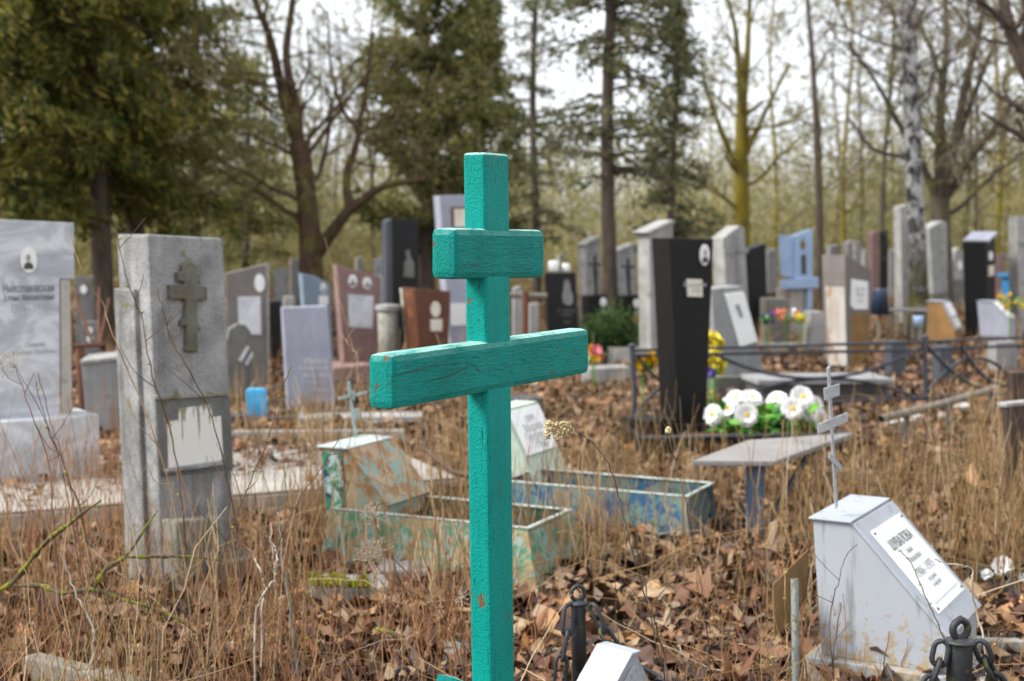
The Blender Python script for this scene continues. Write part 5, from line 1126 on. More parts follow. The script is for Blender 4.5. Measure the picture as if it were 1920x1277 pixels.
n = 260; Rm = rot_mats(n, RNG, 2.4); tmpl = np.array([[-0.0015, 0, 0], [0.0015, 0, 0], [0, 0.05, 0.01]]); cc = np.stack([RNG.uniform(-0.12, 0.14, n), RNG.uniform(-0.05, 0.08, n), RNG.uniform(-0.05, 0.05, n)], -1)
p = Pile(); p.add((np.einsum('nij,mj->nmi', Rm, tmpl) * np.array([3, 1, 1]) + cc[:, None]).reshape(-1, 3), None, np.arange(n * 3).reshape(-1, 3)); p.build('pine_sprigs', M['dark_pine'], o, False)

# ================================================================== trees
def grow(out, p, d, L, r, lvl, maxl, rng, up=0.12, kids=(5, 7), spread=0.7, wob=0.16, ratio=0.62, K=6, droop=0.0):
    P = [p]; c = p.copy(); dd = d.copy()
    for i in range(K - 1):
        dd = dd + rng.normal(0, wob, 3); dd[2] += up - droop * lvl; dd /= np.linalg.norm(dd); c = c + dd * L / (K - 1); P.append(c)
    P = np.array(P); R = np.linspace(r, r * 0.45 if lvl < maxl else r * 0.3, K); out.setdefault(lvl, []).append((P, R))
    if lvl >= maxl: return
    n = rng.integers(*kids)
    for i in range(n):
        t_ = rng.uniform(0.25, 1.0); f = t_ * (K - 1); k = min(int(f), K - 2); q = P[k] + (P[k + 1] - P[k]) * (f - k); tan = P[k + 1] - P[k]; tan /= np.linalg.norm(tan)
        s = rng.normal(0, 1, 3); s -= tan * s.dot(tan); s /= np.linalg.norm(s); nd = tan * (1 - spread * 0.45) + s * spread; nd /= np.linalg.norm(nd)
        grow(out, q, nd, L * ratio * rng.uniform(0.6, 1.15) * (1.1 - 0.35 * t_), max(r * (0.52 - 0.2 * t_), 0.004), lvl + 1, maxl, rng, up, kids, spread, wob, ratio, K, droop)
def twig_mesh(name, out, lv, sides, mat, parent, rmin=0.0):
    p = Pile()
    for l in lv:
        if l in out:
            C = np.array([a for a, _ in out[l]]); R = np.maximum(np.array([b for _, b in out[l]]), rmin); V, q = tubes(C, R, sides); p.add(V, q)
    if not p.n: return None
    ob = p.build(name, mat, parent); ob['kind'] = 'stuff'; return ob
def buds(out, lvl, n, size, rng):
    P = np.concatenate([a[2:] for a, _ in out[lvl]]); idx = rng.integers(0, len(P), n); c = P[idx] + rng.normal(0, 0.03, (n, 3))
    Rm = rot_mats(n, rng, 3); t_ = np.array([[-0.4, 0, 0], [0.4, 0, 0], [0.1, 1, 0.1]]) * size
    return (np.einsum('nij,mj->nmi', Rm, t_) + c[:, None]).reshape(-1, 3), np.arange(n * 3).reshape(-1, 3)
def traced_tree(name, label, u0, Y, trunk, limbs, m_bark, m_twig, seed, r0, levels=3, group=None, kid=(4, 6), twl=2.2, rmin=0.005, budn=0, budmat=None, dense=False):
    """trunk and main limbs follow given lines (u, v, distance, radius); twigs grow from them"""
    rng = np.random.default_rng(seed); e = at_y(u0, vz(Y), Y); base = Vector((e.x, e.y, 0)); o = empty(name, base); tag(o, label, 'tree', group)
    out = {}
    def path(L): 
        P = [at_y(u, v, d) - base for u, v, d, r in L]; n = 4 * len(L); C = smooth_path(P, n); R = np.interp(np.linspace(0, 1, n), np.linspace(0, 1, len(L)), [q[3] for q in L]); return C, R
    C, R = path(trunk); C[0, 2] = -0.08; pi = Pile(); pi.tube(C, R, 12); pi.build('trunk', m_bark, o)
    allp = [(C, R)]
    for L in limbs:
        c, r = path(L); pi = Pile(); pi.tube(c, r, 8); pi.build('limb', m_bark, o); allp.append((c, r))
    for gi, (c, r) in enumerate(allp):
        for i in range(len(c) - 1):
            if c[i][2] < 1.5: continue
            for k in range(rng.integers(1, 4) if dense else rng.integers(0, 2)):
                t_ = c[i + 1] - c[i]; t_ = t_ / np.linalg.norm(t_); s = rng.normal(0, 1, 3); s[1] *= 0.7; s -= t_ * s.dot(t_); s /= np.linalg.norm(s)
                grow(out, c[i] + (c[i + 1] - c[i]) * rng.uniform(), t_ * 0.5 + s * 0.85, twl * rng.uniform(0.4, 1.0), max(r[i] * 0.28, 0.008), 0, levels - 1, rng, 0.06, kid, 0.75, 0.2)
    twig_mesh('branches', out, (0,), 5, m_bark, o, rmin); twig_mesh('crown', out, tuple(range(1, levels)), 3, m_twig, o, rmin * 0.7)
    if budn:
        V, T = buds(out, levels - 1, budn, 0.05, rng); p = Pile(); p.add(V, None, T); ob = p.build('buds', budmat, o, False); ob['kind'] = 'stuff'
    return o
traced_tree('deciduous_tree', 'brown mossy bare tree with forked trunk between pillar and black granite stele', 585, 19, ((585, 640, 19, 0.20), (583, 500, 19, 0.155), (578, 400, 19, 0.14), (566, 300, 19, 0.13), (556, 265, 19, 0.12)),
    (((558, 268, 19, 0.085), (540, 210, 18.9, 0.075), (522, 140, 18.8, 0.065), (506, 70, 18.7, 0.05), (478, 0, 18.5, 0.04), (455, -90, 18.4, 0.03)),
     ((560, 265, 19, 0.085), (552, 190, 19.1, 0.07), (537, 110, 19.2, 0.055), (545, 30, 19.3, 0.045), (560, -80, 19.4, 0.03)),
     ((592, 478, 19, 0.10), (625, 432, 18.9, 0.085), (660, 390, 18.8, 0.07), (720, 350, 18.7, 0.05), (800, 335, 18.5, 0.03)),
     ((655, 395, 18.8, 0.06), (650, 330, 18.9, 0.055), (668, 270, 19, 0.045), (682, 190, 19.1, 0.03), (700, 60, 19.2, 0.018)),
     ((548, 290, 19, 0.03), (520, 275, 18.9, 0.024), (470, 252, 18.8, 0.012)), ((670, 240, 19, 0.03), (640, 200, 18.9, 0.025), (620, 120, 18.8, 0.018), (615, 20, 18.8, 0.01)),
     ((570, 420, 19, 0.03), (545, 400, 18.8, 0.022), (515, 385, 18.6, 0.012))), M['bark_brown'], M['twigs_olive'], 3, 0.2, 4, kid=(3, 5), rmin=0.004, budn=1500, budmat=M['spring_buds'])
traced_tree('lichen_tree', 'bare tree with yellow lichen on its forked trunk above the black stele', 1392, 27, ((1392, 560, 27, 0.17), (1392, 400, 27, 0.15), (1390, 270, 27, 0.13), (1392, 190, 27, 0.11)),
    (((1392, 195, 27, 0.09), (1400, 120, 27, 0.07), (1404, 40, 27.1, 0.05), (1408, -60, 27.2, 0.04)), ((1390, 200, 27, 0.08), (1384, 110, 26.9, 0.06), (1376, 40, 26.8, 0.045), (1350, -40, 26.6, 0.03)),
     ((1388, 330, 27, 0.06), (1350, 240, 26.6, 0.045), (1318, 150, 26.3, 0.03)), ((1394, 300, 27, 0.06), (1440, 200, 26.8, 0.04), (1480, 120, 26.5, 0.025)), ((1400, 215, 27, 0.04), (1430, 190, 26.6, 0.03))), M['bark_lichen'], M['twigs_olive'], 5, 0.17, 3, kid=(3, 4), twl=1.7, budn=2500, budmat=M['spring_buds'])
traced_tree('thin_tree', 'thin straight dark tree rising behind the pale blue monument', 1538, 24, ((1538, 600, 24, 0.07), (1536, 400, 24, 0.065), (1531, 250, 24, 0.055), (1524, 120, 24, 0.045), (1514, 0, 24, 0.035), (1505, -120, 24, 0.03)),
    (((1527, 140, 24, 0.02), (1550, 100, 23.8, 0.015), (1575, 80, 23.6, 0.008)),), M['bark_dark'], M['twigs_grey'], 6, 0.07, 2, kid=(3, 5), twl=1.5)
traced_tree('spreading_tree', 'bare spreading tree with many limbs right of the birch', 1768, 24, ((1768, 560, 24, 0.19), (1764, 440, 24, 0.17), (1762, 370, 24, 0.16)),
    (((1764, 375, 24, 0.12), (1762, 290, 24, 0.10), (1765, 180, 24, 0.08), (1775, 80, 24, 0.06), (1770, -40, 24, 0.04)), ((1766, 365, 24, 0.11), (1790, 270, 23.9, 0.09), (1810, 160, 23.8, 0.07), (1840, 40, 23.7, 0.045), (1850, -60, 23.6, 0.03)),
     ((1768, 370, 24, 0.09), (1800, 320, 23.8, 0.07), (1850, 260, 23.6, 0.05), (1900, 190, 23.4, 0.03)), ((1758, 380, 24, 0.08), (1735, 320, 23.9, 0.06), (1690, 240, 23.6, 0.045), (1640, 150, 23.2, 0.03), (1590, 80, 22.8, 0.02)),
     ((1782, 300, 24, 0.06), (1830, 170, 23.8, 0.045), (1870, 70, 23.5, 0.03)), ((1770, 160, 24, 0.04), (1740, 80, 23.8, 0.03), (1700, -10, 23.5, 0.02)), ((1725, 300, 23.8, 0.04), (1640, 280, 23.2, 0.03), (1590, 220, 23, 0.02))), M['bark_grey'], M['twigs_olive'], 7, 0.19, 4, kid=(3, 5), budn=3000, budmat=M['spring_buds'])
traced_tree('edge_tree', 'dark bare tree leaning in from the right edge', 2010, 16, ((2010, 700, 16, 0.2), (2000, 400, 16, 0.17), (1960, 200, 16, 0.12), (1915, 110, 16, 0.09), (1890, 40, 16, 0.07), (1870, -60, 16, 0.05)),
    (((1990, 330, 16, 0.07), (1930, 265, 16, 0.045), (1880, 235, 15.9, 0.03), (1840, 210, 15.8, 0.015)), ((1915, 110, 16, 0.05), (1925, 40, 16, 0.045), (1915, -60, 16, 0.03)), ((1900, 60, 16, 0.04), (1860, 20, 15.8, 0.03), (1800, -30, 15.6, 0.02))), M['bark_dark'], M['twigs_grey'], 8, 0.2, 3, twl=1.4)
# birch
e = at_y(1722, vz(19.6), 19.6); base = Vector((e.x, e.y, 0)); o = empty('birch_tree', base); tag(o, 'white and black birch trunk with mossy foot between two pale steles', 'tree')
L = ((1722, 640, 0.26), (1724, 590, 0.165), (1722, 540, 0.135), (1720, 450, 0.12), (1714, 350, 0.115), (1710, 200, 0.11), (1704, 60, 0.105), (1700, -60, 0.10), (1694, -260, 0.08))
C = smooth_path([at_y(u, v, 19.6) - base for u, v, r in L], 36); R = np.interp(np.linspace(0, 1, 36), np.linspace(0, 1, len(L)), [q[2] for q in L]); pi = Pile(); pi.tube(C, R, 16); pi.build('trunk', M['birch'], o)
out = {}; rg = np.random.default_rng(21)
for i in range(22, 35):
    for k in range(2):
        s = rg.normal(0, 1, 3); s[2] = 0.4; s /= np.linalg.norm(s); grow(out, C[i], s, 1.6, 0.02, 0, 2, rg, 0.05, (4, 6), 0.7, 0.2)
twig_mesh('branches', out, (0,), 5, M['bark_grey'], o, 0.006); twig_mesh('crown', out, (1, 2), 3, M['twigs_grey'], o, 0.004)

def conifer(name, label, u, Y, H, z0, rad_fn, nb, per, m_leaf, m_bark, seed, r_trunk, leaf=(0.13, 0.03), droop=0.35, group=None, lean=0.0, up=0.2, cluster=0.11, hang=0.3):
    rng = np.random.default_rng(seed); e = at_y(u, vz(Y), Y); o = empty(name, (e.x, e.y, 0)); tag(o, label, 'tree', group)
    K = 12; zz = np.linspace(-0.08, H, K); C = np.stack([lean * zz + 0.05 * np.sin(zz * 0.9 + seed), 0.04 * np.cos(zz * 0.8 + seed), zz], -1); pi = Pile(); pi.tube(C, np.linspace(r_trunk, r_trunk * 0.25, K), 10); pi.build('trunk', m_bark, o)
    z = rng.uniform(z0, H, nb); a = rng.uniform(0, 2 * np.pi, nb); Rb = np.array([rad_fn(q) for q in z]) * rng.uniform(0.55, 1.15, nb)
    s = np.linspace(0, 1, 6)[None, :]; k = rng.uniform(0.5, 1.4, nb)[:, None]
    P = np.stack([np.cos(a)[:, None] * Rb[:, None] * s + lean * z[:, None], np.sin(a)[:, None] * Rb[:, None] * s, z[:, None] + up * Rb[:, None] * s - droop * k * Rb[:, None] * s ** 2], -1)
    P[:, :, 2] = np.maximum(P[:, :, 2], 0.3)
    Rr = np.linspace(0.022, 0.005, 6)[None, :] * np.ones((nb, 1)); V, q = tubes(P, Rr, 4); p = Pile(); p.add(V, q); p.build('branches', m_bark, o)['kind'] = 'stuff'
    n = nb * per; bi = np.repeat(np.arange(nb), per); f = np.clip(rng.beta(1.7, 1.2, n), 0.08, 0.999) * 5; i0 = f.astype(int); fr_ = (f - i0)[:, None]
    c = P[bi, i0] * (1 - fr_) + P[bi, i0 + 1] * fr_; c = c + rng.normal(0, 1, (n, 3)) * cluster * (0.4 + 0.6 * (f / 5))[:, None] * np.array([1, 1, 0.8])
    Ln, Wn = leaf; out_d = np.stack([np.cos(a[bi]), np.sin(a[bi]), np.full(n, -hang)], -1) + rng.normal(0, 0.62, (n, 3)); out_d = norm(out_d); sd_ = norm(np.cross(out_d, rng.normal(0, 1, (n, 3))))
    ln = (Ln * rng.uniform(0.5, 1.3, n))[:, None]; wn = (Wn * rng.uniform(0.6, 1.3, n))[:, None]
    V = np.stack([c - sd_ * wn * 0.4, c + sd_ * wn * 0.4, c + out_d * ln * 0.6 + sd_ * wn, c + out_d * ln, c + out_d * ln * 0.6 - sd_ * wn], 1)
    idx = np.arange(n)[:, None] * 5; Q = idx + np.array([[0, 1, 2, 4]]); T = idx + np.array([[4, 2, 3]])
    p = Pile(); p.add(V.reshape(-1, 3), Q, T); ob = p.build('crown', m_leaf, o, False); ob['kind'] = 'stuff'
    return o
th_r = lambda H, r: (lambda z: r * min(1.0, 0.62 + z * 0.14) * max(0.15, 1 - (z / H) ** 2.2))
g_ = 'dense evergreen trees at the left'
conifer('evergreen_tree', 'dense olive evergreen whose trunk stands behind the marble headstone', 90, 22, 10, 1.9, th_r(10, 2.2), 220, 150, M['thuja_green'], M['bark_dark'], 31, 0.17, group=g_, leaf=(0.17, 0.022), hang=0.9, cluster=0.10, droop=0.6)
conifer('evergreen_tree', 'yellowish evergreen on a dark double trunk left of the concrete pillar', 188, 18.5, 9, 2.0, th_r(9, 1.5), 190, 150, M['thuja_green'], M['bark_dark'], 32, 0.15, group=g_, leaf=(0.17, 0.022), hang=0.9, cluster=0.10, droop=0.6)
conifer('evergreen_tree', 'dark evergreen rising straight above the concrete pillar', 258, 21, 9.5, 1.8, th_r(9.5, 1.9), 220, 150, M['thuja_green'], M['bark_dark'], 33, 0.15, group=g_, leaf=(0.17, 0.022), hang=0.9, cluster=0.10, droop=0.6)
conifer('evergreen_tree', 'evergreen with boughs reaching over the marble headstone at the left edge', 0, 17.5, 9, 1.9, th_r(9, 1.6), 150, 120, M['thuja_green'], M['bark_dark'], 34, 0.15, group=g_, leaf=(0.17, 0.022), hang=0.9, cluster=0.10, droop=0.6)
conifer('evergreen_tree', 'looser evergreen right of the concrete pillar with sky showing through', 372, 25, 7.0, 1.3, th_r(8.5, 1.7), 110, 55, M['juniper_green'], M['bark_dark'], 35, 0.12, group=g_)
conifer('evergreen_tree', 'low evergreen in the gap left of the forked bare tree', 465, 30, 5.2, 0.8, th_r(6, 1.7), 90, 60, M['juniper_green'], M['bark_dark'], 36, 0.1, group=g_)
conifer('columnar_tree', 'dense olive columnar evergreen above the black granite stele', 800, 24, 9.5, 0.9, lambda z: 1.25 * max(0.2, 1 - (z / 9.6) ** 3), 230, 120, M['juniper_green'], M['bark_dark'], 37, 0.16, up=0.75, droop=0.1)
conifer('columnar_tree', 'paler columnar evergreen close behind the top of teal cross', 905, 28, 6.4, 0.6, lambda z: 1.0 * max(0.2, 1 - (z / 6.8) ** 2), 150, 90, M['juniper_green'], M['bark_dark'], 38, 0.12, up=0.7, droop=0.1)
conifer('spruce_tree', 'slender sparse spruce just right of the top of teal cross', 1003, 27, 11, 1.2, lambda z: 1.15 * max(0.2, 1 - z / 12), 110, 55, M['spruce_green'], M['bark_dark'], 39, 0.09, leaf=(0.11, 0.022))
conifer('spruce_tree', 'tall grey green spruce with drooping boughs right of teal cross', 1143, 18.6, 10, 1.9, lambda z: 1.75 * max(0.3, 1 - z / 14), 170, 62, M['spruce_green'], M['bark_dark'], 40, 0.105, leaf=(0.10, 0.02), droop=0.55)
conifer('spruce_tree', 'ragged low spruce left of the lichen covered tree', 1262, 25, 5.6, 0.8, lambda z: 1.2 * max(0.2, 1 - z / 6.5), 100, 70, M['spruce_green'], M['bark_dark'], 41, 0.09, leaf=(0.11, 0.022))
# low juniper shrub
e = at_y(1145, vz(16), 16); o = empty('juniper_shrub', (e.x, e.y, 0)); tag(o, 'fresh green juniper shrub at the foot of the tall spruce', 'shrub')
rg = np.random.default_rng(44); nb = 60; a = rg.uniform(0, 6.28, nb); tl = rg.uniform(0.15, 0.66, nb); tip = np.stack([np.cos(a) * 0.40 * rg.uniform(0.3, 1, nb), np.sin(a) * 0.3, tl], -1)
P = tip[:, None, :] * np.linspace(0, 1, 4)[None, :, None]; V, q = tubes(P, np.full((nb, 4), 0.008), 3); p = Pile(); p.add(V, q); p.build('stems', M['bark_dark'], o)
n = 5200; bi = rg.integers(0, nb, n); c = tip[bi] * rg.uniform(0.25, 1.0, (n, 1)) + rg.normal(0, 0.05, (n, 3)); d = norm(tip[bi] + rg.normal(0, 0.4, (n, 3))); s = norm(np.cross(d, rg.normal(0, 1, (n, 3))))
V = np.stack([c - s * 0.008, c + s * 0.008, c + d * 0.09], 1); p = Pile(); p.add(V.reshape(-1, 3), None, np.arange(n * 3).reshape(-1, 3)); p.build('crown', M['shrub_green'], o, False)

# bare saplings along the edge of the wood: three kinds, copied
protos = []
for k in range(3):
    rg = np.random.default_rng(60 + k); o = empty('sapling_tree', (0, 0, 0)); out = {}
    H = 7.5 + k; C = smooth_path([(0, 0, -0.08), (0.08 * k, 0.05, H * 0.33), (-0.12, 0.1, H * 0.66), (0.15, 0, H)], 14); pi = Pile(); pi.tube(C, np.linspace(0.06, 0.016, 14), 7); pi.build('trunk', M[('bark_grey', 'bark_lichen', 'bark_dark')[k]], o)
    for i in range(3, 13):
        for j in range(2):
            s = rg.normal(0, 1, 3); s[2] = abs(s[2]) * 0.6; s /= np.linalg.norm(s); grow(out, C[i], s, 1.7 * (1 - 0.04 * i), 0.018, 0, 2, rg, 0.1, (3, 5), 0.7, 0.2)
    twig_mesh('branches', out, (0,), 4, M[('bark_grey', 'bark_lichen', 'bark_dark')[k]], o, 0.008); twig_mesh('crown', out, (1, 2), 3, M[('twigs_grey', 'twigs_olive', 'twigs_olive')[k]], o, 0.0026)
    V, T = buds(out, 2, 2600, 0.055, rg); p = Pile(); p.add(V, None, T); ob = p.build('buds', M['spring_buds'], o, False); ob['kind'] = 'stuff'
    protos.append(o)
LB = ('thin grey barked bare tree', 'thin lichen yellowed bare tree', 'thin dark barked bare tree')
WH = ['behind the brown grey headstone', 'left of the forked mossy tree', 'right of the forked mossy tree', 'above the pink headstone', 'between forked mossy tree and columnar evergreen', 'behind the top of teal cross', 'between both spruces', 'right of the tall spruce', 'behind the pale stele with peaked top', 'left of the lichen covered tree', 'right of the lichen covered tree', 'above the pale blue monument', 'just left of the thin straight dark tree', 'right of the thin straight dark tree', 'above the far pink headstone', 'close to the birch on its left', 'far behind the birch', 'right of the spreading tree', 'above the black slanted stele', 'behind the blue crucifix', 'at the right edge', 'beyond the right edge tree', 'deep in the wood above the blue crucifix', 'deep in the wood above rust streaked stele', 'deep in the wood right of the lichen covered tree', 'deep in the wood left of the lichen covered tree', 'deep in the wood behind the forked mossy tree', 'deep behind the concrete pillar', 'deep behind the marble headstone', 'deep in the wood at the left edge']
spots = [(430, 33), (505, 36), (640, 38), (700, 33), (735, 36), (960, 38), (1060, 35), (1220, 33), (1300, 37), (1345, 33), (1450, 34), (1482, 31), (1500, 38), (1585, 30), (1612, 35), (1650, 29), (1670, 38), (1800, 33), (1830, 29), (1862, 31), (1905, 36), (1950, 33), (1880, 40), (1560, 42), (1420, 42), (1330, 45), (600, 44), (300, 40), (120, 42), (20, 38)]
SKIP = {5, 6, 7, 8, 9, 11, 12, 20, 24}
for i, (u, Yd) in enumerate(spots):
    k = i % 3
    if i in SKIP: continue
    o = protos[k] if i < 3 else copy_tree(protos[k]); e = at_y(u, vz(Yd), Yd); o.location = (e.x, e.y, 0); o.rotation_euler = (0, 0, random.uniform(0, 6.28)); s = random.uniform(0.75, 1.15); o.scale = (s, s, s)
    tag(o, LB[k] + ' ' + WH[i], 'tree', ('grey bare trees in the wood', 'lichen yellowed bare trees in the wood', 'dark bare trees in the wood')[k])

# the far wood: one mass of stems, twigs and undergrowth
rg = np.random.default_rng(77); p = Pile()
n = 220; Yd = rg.uniform(40, 85, n); x = rg.uniform(-1, 1, n) * (Yd * 0.42 + 6); H = rg.uniform(2.5, 6.5, n)
C = np.stack([np.stack([x + rg.normal(0, 0.12, n) * i * 0.4, Yd + 0 * x, -0.1 + H * i / 4], -1) for i in range(5)], 1); R = (rg.uniform(0.03, 0.10, n))[:, None] * np.linspace(1, 0.4, 5)[None]; V, q = tubes(C, R, 5); p.add(V, q)
n = 170000; nc = 1300; cy = rg.uniform(31, 66, nc); cx = rg.uniform(-1, 1, nc) * (cy * 0.42 + 5); cz = np.abs(rg.normal(0, 1.5, nc)) + 0.4; cs = rg.uniform(0.5, 1.5, nc); ci = rg.integers(0, nc, n)
c = np.stack([cx[ci] + rg.normal(0, 1, n) * cs[ci], cy[ci] + rg.normal(0, 1, n) * cs[ci], np.abs(cz[ci] + rg.normal(0, 1, n) * cs[ci] * 0.8)], -1)
d = norm(rg.normal(0, 1, (n, 3)) + np.array([0, 0, 0.8])); s = norm(np.cross(d, rg.normal(0, 1, (n, 3)))); ln = rg.uniform(0.15, 0.7, (n, 1)); wn = rg.uniform(0.006, 0.022, (n, 1))
V = np.stack([c - s * wn, c + s * wn, c + d * ln + s * wn * 0.3, c + d * ln - s * wn * 0.3], 1); p.add(V.reshape(-1, 3), np.arange(n * 4).reshape(-1, 4))
o = p.build('far_woods', M['woods'], None, False); tag(o, 'bare olive brown wood and undergrowth closing the view behind all graves', 'wood', None, 'stuff')

# ================================================================== leaf litter, dry stems, grass
def wedge(n, y0, y1, rng, k=0.40, m=0.9, pw=1.0):
    """ground points spread evenly over the ground in view and a little beyond"""
    y = y0 + (y1 - y0) * rng.uniform(0, 1, n * 2) ** pw; keep = rng.uniform(0, 1, n * 2) < (k * y + m) / (k * y1 + m); y = y[keep][:n]; x = rng.uniform(-1, 1, len(y)) * (k * y + m); return x, y
def leaves(n, y0, y1, size, rng, lift, detail=True):
    x, y = wedge(n, y0, y1, rng); n = len(x)
    o5 = np.array([[0, -0.5, 0], [-0.30, -0.22, 0], [-0.46, 0.05, 0], [-0.24, 0.22, 0], [-0.12, 0.50, 0], [0, 0.62, 0], [0.16, 0.42, 0], [0.27, 0.20, 0], [0.44, -0.02, 0], [0.28, -0.28, 0], [0, 0.0, 0]])
    T = np.array([[10, i, (i + 1) % 10] for i in range(10)]) if detail else None
    if not detail:
        o5 = np.array([[0, -0.5, 0], [-0.42, 0.0, 0], [0, 0.58, 0], [0.42, 0.05, 0]]); T = np.array([[0, 2, 1], [0, 3, 2]])
    B = np.repeat(o5[None], n, 0); B = B * np.stack([rng.uniform(0.6, 1.15, n), rng.uniform(0.8, 1.25, n), np.ones(n)], -1)[:, None]
    B = B + rng.normal(0, 0.06, B.shape) * np.array([1, 1, 1.5])
    cu = rng.normal(0.5, 0.75, (n, 1)); cv = rng.normal(0.0, 0.6, (n, 1)); B[:, :, 2] += cu * B[:, :, 0] ** 2 * 1.6 + cv * B[:, :, 1] ** 2
    sz = size * rng.uniform(0.55, 1.35, n)
    V = np.einsum('nij,nmj->nmi', rot_mats(n, rng, 0.95), B) * sz[:, None, None]
    V = V + np.stack([x, y, hgt(x, y) + rng.uniform(0.0, lift, n) + sz * 0.15], -1)[:, None]
    m = B.shape[1]; return V.reshape(-1, 3), (np.arange(n)[:, None, None] * m + T[None]).reshape(-1, 3)
rg = np.random.default_rng(101); p = Pile()
p.add(*[(a, None, b) for a, b in [leaves(15000, 3.0, 8.2, 0.074, rg, 0.05)]][0])
p.add(*[(a, None, b) for a, b in [leaves(1500, 3.0, 8.0, 0.115, rg, 0.06)]][0])
p.add(*[(a, None, b) for a, b in [leaves(9000, 3.0, 8.0, 0.032, rg, 0.07, False)]][0])
p.add(*[(a, None, b) for a, b in [leaves(26000, 8.0, 17, 0.085, rg, 0.04, False)]][0])
p.add(*[(a, None, b) for a, b in [leaves(22000, 16.5, 36, 0.11, rg, 0.05, False)]][0])
o = p.build('leaf_litter', M['leaf_litter'], None, False); tag(o, 'brown dead leaves covering the ground between the graves', 'leaf litter', None, 'stuff')

def stems(n, ur, vr, hr, rr, rng, bend=0.22, K=6, clump=0.0):
    if clump:
        nc = max(4, n // 14); uc = rng.uniform(*ur, nc); vc = rng.uniform(*vr, nc); ci = rng.integers(0, nc, n); u = uc[ci]; v = vc[ci]; kp = ~((u > 1180) & (u < 1720) & (v > 715) & (v < 905)) | (rng.uniform(0, 1, n) < 0.12); kp &= ~((u > 1000) & (u < 1300) & (v > 1100)); u, v = u[kp], v[kp]; n = len(u)
    else: u = rng.uniform(*ur, n); v = rng.uniform(*vr, n)
    kp = ~((u > 1190) & (u < 1720) & (v > 715) & (v < 905)) | (rng.uniform(0, 1, n) < 0.10); kp &= ~((u > 1010) & (u < 1290) & (v > 1110)); u, v = u[kp], v[kp]; n = len(u)
    G = np.array([list(at_z(a, b_, 0)) for a, b_ in zip(u, v)])
    if clump: G[:, :2] += rng.normal(0, clump, (n, 2))
    H = rng.uniform(*hr, n) * rng.uniform(0.5, 1.0, n); a = rng.uniform(0, 6.283, n); k = np.abs(rng.normal(0, bend, n)); s = np.linspace(0, 1, K)
    C = np.zeros((n, K, 3)); C[:, :, 0] = G[:, 0:1] + np.cos(a)[:, None] * k[:, None] * H[:, None] * (0.4 * s + 0.6 * s ** 2); C[:, :, 1] = G[:, 1:2] + np.sin(a)[:, None] * k[:, None] * H[:, None] * (0.4 * s + 0.6 * s ** 2)
    C[:, :, 2] = -0.02 + H[:, None] * s * (1 - 0.3 * (k[:, None] * s) ** 2); C[:, 1:, :2] += rng.normal(0, 0.004, (n, K - 1, 2)) * (1 + 4 * H[:, None, None])
    R = rng.uniform(*rr, n)[:, None] * np.linspace(1, 0.45, K)[None]
    return C, R
rg = np.random.default_rng(202)
p = Pile(); p2 = Pile()
for (n, ur, vr, hr, rr, bend, cl, pile) in (
    (1800, (1440, 2350), (820, 1150), (0.3, 0.8), (0.002, 0.004), 0.14, 0.10, p), (50, (1560, 1900), (1240, 1330), (0.1, 0.3), (0.0015, 0.003), 0.3, 0.08, p2),
    (480, (560, 1150), (950, 1350), (0.2, 0.55), (0.0014, 0.003), 0.2, 0.10, p2), (520, (540, 1150), (880, 1180), (0.3, 0.75), (0.0018, 0.0036), 0.12, 0.10, p),
    (480, (-80, 560), (960, 1420), (0.25, 0.85), (0.0013, 0.0030), 0.22, 0.10, p), (650, (-80, 560), (960, 1420), (0.15, 0.6), (0.0010, 0.0024), 0.3, 0.10, p2),
    (500, (1000, 1560), (960, 1380), (0.12, 0.45), (0.0012, 0.0026), 0.22, 0.12, p2), (330, (1000, 1560), (880, 1200), (0.3, 0.65), (0.002, 0.004), 0.12, 0.12, p),
    (1000, (430, 1960), (660, 900), (0.15, 0.5), (0.0022, 0.0045), 0.2, 0.15, p), (650, (430, 1960), (660, 900), (0.12, 0.4), (0.0022, 0.0045), 0.3, 0.15, p2), (90, (1180, 1300), (906, 940), (0.3, 0.75), (0.002, 0.004), 0.12, 0.2, p),
    (380, (430, 960), (700, 900), (0.35, 0.75), (0.0025, 0.0045), 0.16, 0.12, p), (260, (560, 1150), (890, 1120), (0.35, 0.8), (0.0016, 0.0034), 0.14, 0.10, p), (260, (-80, 560), (930, 1150), (0.35, 0.9), (0.0015, 0.003), 0.2, 0.10, p2),
    (340, (-80, 1150), (980, 1350), (0.35, 0.9), (0.0010, 0.0024), 0.2, 0.08, p2),
    (1500, (-100, 2000), (570, 670), (0.2, 0.7), (0.005, 0.010), 0.2, 0.2, p)):
    C, R = stems(n, ur, vr, hr, rr, rg, bend, 6, cl); V, q = tubes(C, R, 3); pile.add(V, q)
o = p.build('dry_weeds', M['dry_stem'], None, True); tag(o, 'tan dry weed stalks standing all over the graveyard', 'dry weeds', None, 'stuff')
o = p2.build('red_weeds', M['rust_stem'], None, True); tag(o, 'reddish brown thin dead stalks among the tan weeds', 'dry weeds', None, 'stuff')
p = Pile()
